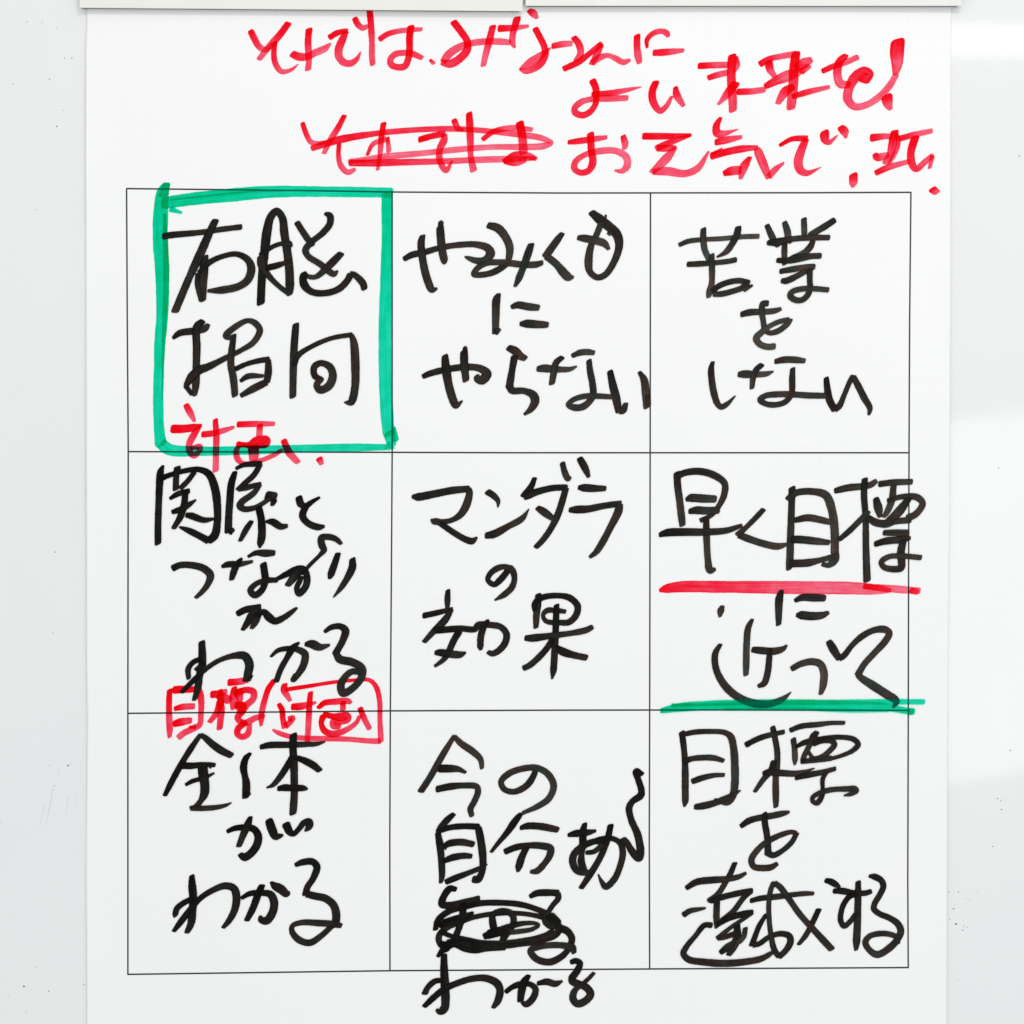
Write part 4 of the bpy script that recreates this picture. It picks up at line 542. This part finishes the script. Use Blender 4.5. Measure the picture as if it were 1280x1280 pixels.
black|成|1.2|938.6,1125.6,6 950.3,1122.6,7.1 970.6,1120.5,7.8 990.9,1118,6.7 1006.2,1116.5,6.5 1016.3,1116.5,5;957.4,1142.9,5 949.3,1156.1,6.5 943.2,1171.3,7.1 940.2,1180.5,8.2! 948.3,1179.5,6.5 960.5,1171.3,6.5 974.7,1166.8,7.1 985.9,1169.3,8.2 987.9,1176.4,8.6 982.8,1186.6,7.8 973.7,1195.7,7.1! 967.6,1186.6,7.8 963.5,1168.3,6.7 961,1145.9,6.5 961,1125.6,6.5 964,1109.4,6.5 967.6,1103.3,7.5! 974.7,1108.4,7.8 984.8,1121.6,7.8 999.1,1141.9,7.8 1014.3,1159.1,8.2 1027.5,1173.4,9 1038.7,1185.5,9;1022.9,1136.8,7.1 1016.3,1151,7.1 1007.2,1168.3,6.7 998,1180,4.7
black|す|1.25|1032.2,1100.2,6.5 1038.3,1101.8,8.6 1044.4,1105.3,7.8 1048.9,1108.4,4.3;1042.3,1113.4,6.5 1052.5,1113.4,8.6 1065.7,1115.5,7.1 1080.9,1116,7.1 1088,1113.9,6.5;1072.3,1102.3,7.1 1072.3,1115.5,8.6 1071.8,1135.8,9 1071.3,1156.1,9.3 1070.3,1176.4,9.7 1069.8,1186.6,5;1070.8,1118.5,5.4 1062.7,1119.5,7.1 1055.5,1127.7,7.1 1051.5,1137.8,7.1 1050.5,1150,7.1 1054.5,1157.1,7.1 1062.7,1151,6.5 1068.7,1141.9,5.4
black|る|1.25|1086.5,1094.6,4.3 1093.1,1095.7,8.4 1101.2,1100.2,7.8 1103.8,1107.3,7.8 1099.2,1118.5,7.5 1093.1,1128.7,7.5 1092.1,1135.8,7.8 1099.2,1141.9,7.5 1111.4,1147,7.8 1121.6,1154.1,8.6 1125.6,1163.2,9 1121.6,1173.4,8.6 1111.4,1184.5,9 1096.2,1192.7,9 1086,1186.6,7.8 1081.4,1177.4,8 1086,1170.3,7.1 1097.2,1166.8,7.5 1111.4,1167.3,7.1 1120.5,1171.3,6.5 1122.6,1178.4,5.4
"""

NAMES = {'comma': 'punctuation_mark', 'period': 'punctuation_mark', 'exclamation': 'punctuation_mark', 'frame': 'marker_frame',
         'underline': 'underline', 'strikethrough': 'strikethrough', 'box': 'marker_box', 'slash': 'slash_mark',
         'scribble': 'scribble', 'insertion_mark': 'insertion_mark'}
LABELS = {'comma': 'red marker comma', 'period': 'red marker full stop', 'exclamation': 'red marker exclamation mark',
          'frame': 'thick green marker rectangle round the upper left square', 'strikethrough': 'red marker loops crossing out words',
          'box': 'red marker box round small red writing', 'slash': 'red marker slash', 'scribble': 'black marker loops crossing out a word',
          'insertion_mark': 'black wavy insertion mark'}
FADE = {'red': (1.7, 0.76), 'green': (1.2, 0.85), 'black': (1.15, 0.92)}
MAT = {'red': M_red, 'green': M_green, 'black': M_black}
for idx, line in enumerate(l for l in INK.strip().split('\n') if l):
    colour, what, strength, body = line.split('|')
    strokes = []
    for st in body.split(';'):
        pts = []
        for tok in st.split():
            c = tok.endswith('!'); x, y, w = tok.rstrip('!').split(',')
            pts.append((float(x), float(y), float(w), c))
        strokes.append(pts)
    if colour == 'green': zb = 0.0009 if what == 'underline' else 0.00012
    elif colour == 'red': zb = 0.00024
    else: zb = 0.0005
    me = ink_mesh(what, strokes, zb, float(strength), FADE[colour])
    nm = NAMES.get(what, 'handwritten_character')
    me.name = nm
    o = link(nm, me, MAT[colour], root)
    o["label"] = (colour + ' marker underline') if what == 'underline' else LABELS.get(what, colour + ' marker character ' + what)

# ------------------------------------------------------------------ printed grid lines on the sheet
def line_mesh(pts, w):
    V, F = [], []
    run = []
    for (a, b) in zip(pts, pts[1:]):
        n = max(1, int(math.hypot(b[0] - a[0], b[1] - a[1]) / 6))
        for k in range(n): run.append((a[0] + (b[0] - a[0]) * k / n, a[1] + (b[1] - a[1]) * k / n))
    run.append(pts[-1])
    for i, (x, y) in enumerate(run):
        a, b = run[max(0, i - 1)], run[min(len(run) - 1, i + 1)]
        dx, dy = b[0] - a[0], b[1] - a[1]; l = math.hypot(dx, dy)
        for s in (1, -1):
            X, Z = wx(x - dy / l * s * w / 2), wz(y + dx / l * s * w / 2)
            V.append((X, -lift(X, Z) - ZL[0], Z))
    for i in range(len(run) - 1): F.append((2 * i, 2 * i + 1, 2 * i + 3, 2 * i + 2))
    return mesh_from("grid_line", V, F)
ZL = [0.00005]
H = [[(158,236),(380,238.4),(490,240.2),(700,241.5),(813,241.4),(1000,241.2),(1138.6,240.6)],
     [(160.5,564.6),(330,565),(490,565.5),(640,566),(813,566),(1136.5,566)],
     [(160,891.6),(345,889.9),(488,888.5),(700,887.6),(880,887.3),(1136.5,887.8)],
     [(159.4,1217.8),(488,1213.2),(675,1212),(812,1211),(1000,1209.9),(1135.6,1209.1)]]
Vv = [[(158.5,235.4),(159.3,400),(160.5,565),(160,890),(160,1218.4)],
      [(490.3,240),(490.3,565),(489.3,720),(488,890),(487.3,1050),(487.5,1213.3)],
      [(813,241.4),(812.6,565),(812,890),(811.5,1050),(812,1211)],
      [(1138.4,240),(1136.8,400),(1136,565),(1135.4,720),(1135,890),(1134.4,1100),(1135,1209.7)]]
for l in H: link("grid_line", line_mesh(l, 2.0), M_print, root)
ZL[0] = 0.00007
for l in Vv: link("grid_line", line_mesh(l, 1.9), M_print, root)

# ------------------------------------------------------------------ wiped smudges and scratches on the board
ZS = [("M", [(66,986,.5),(62,1010,.6),(56,1034,.3)]), ("M", [(55,1008,.4),(52,1022,.4),(49,1036,.3)]), ("M", [(86,996,.4),(84,1008,.4),(81,1022,.3)]),
      ("M", [(96,993,.35),(95,1007,.3)]), ("M", [(103,990,.5),(99,991,.4)]), ("M", [(59,957,.5),(64,956,.4)]), ("M", [(74,962,.4),(73,972,.5)]),
      ("M", [(84,958,.8),(90,953,.6)]), ("M", [(66,983,.8),(71,981,.6)]), ("M", [(2,1025,.5),(1.5,1032,.4)]), ("M", [(1177,1068,.4),(1179,1078,.5)])]
for i, (_, pts) in enumerate(ZS[:-1]):
    V, F, U, LD = [], [], [], []
    ribbon(catmull(pts), V, F, U, LD, 0.0, 0, 1.6, 1.0, 20, i)
    V = [(x, -0.00015, z) for x, y, z in V]
    me = mesh_from("scratch", V, F)
    uvl = me.uv_layers.new(name='stroke')
    for lp in me.loops: uvl.data[lp.index].uv = U[lp.vertex_index]
    at = me.attributes.new('load', 'FLOAT', 'POINT'); at.data.foreach_set('value', LD)
    link("scratch", me, M_smudge, board)

# ------------------------------------------------------------------ magnet bars holding the sheet
T = 0.0066
K = D / (D - T)            # perspective of the bar's front face
def front(px, py): return (640 + (px - 640) / K, 640 + (py - 640) / K)
def magnet_bar(pl, pr, height, label, y0=0.0013):
    (xl, yl), (xr, yr) = front(*pl), front(*pr)
    ax, az, bx, bz = wx(xl), wz(yl), wx(xr), wz(yr)
    L = math.hypot(bx - ax, bz - az); ang = math.atan2(bz - az, bx - ax)
    e = bpy.data.objects.new("magnet_bar", None); scene.collection.objects.link(e)
    e.location = (ax, 0, az); e.rotation_euler = (0, -ang, 0)
    e["label"] = label; e["category"] = "magnet bar"; e["group"] = "magnet bars along the top of the sheet"
    shell = link("cover", box_mesh("cover", 0, L, -T, -0.0052, 0, height, 0.0006, 3), M_bar, e)
    link("magnet_strip", box_mesh("magnet_strip", 0.0012, L - 0.0030, -0.00515, -y0, 0.0006, height - 0.001, 0.0002, 1), M_strip, e)
    return e
M_strip = plain("shade_darkened_magnet_rubber", (0.055, 0.050, 0.045), 0.7)  # magnet rubber, colour darkened to paint in the shaded line under the cover
magnet_bar((99.0, 9.6), (653.3, 13.9), 0.034, "cream magnet bar at the top holding the left half of the sheet, slightly tilted")
magnet_bar((656.8, 7.2), (1202.5, 7.3), 0.034, "cream magnet bar at the top holding the right half of the sheet, perfectly level")
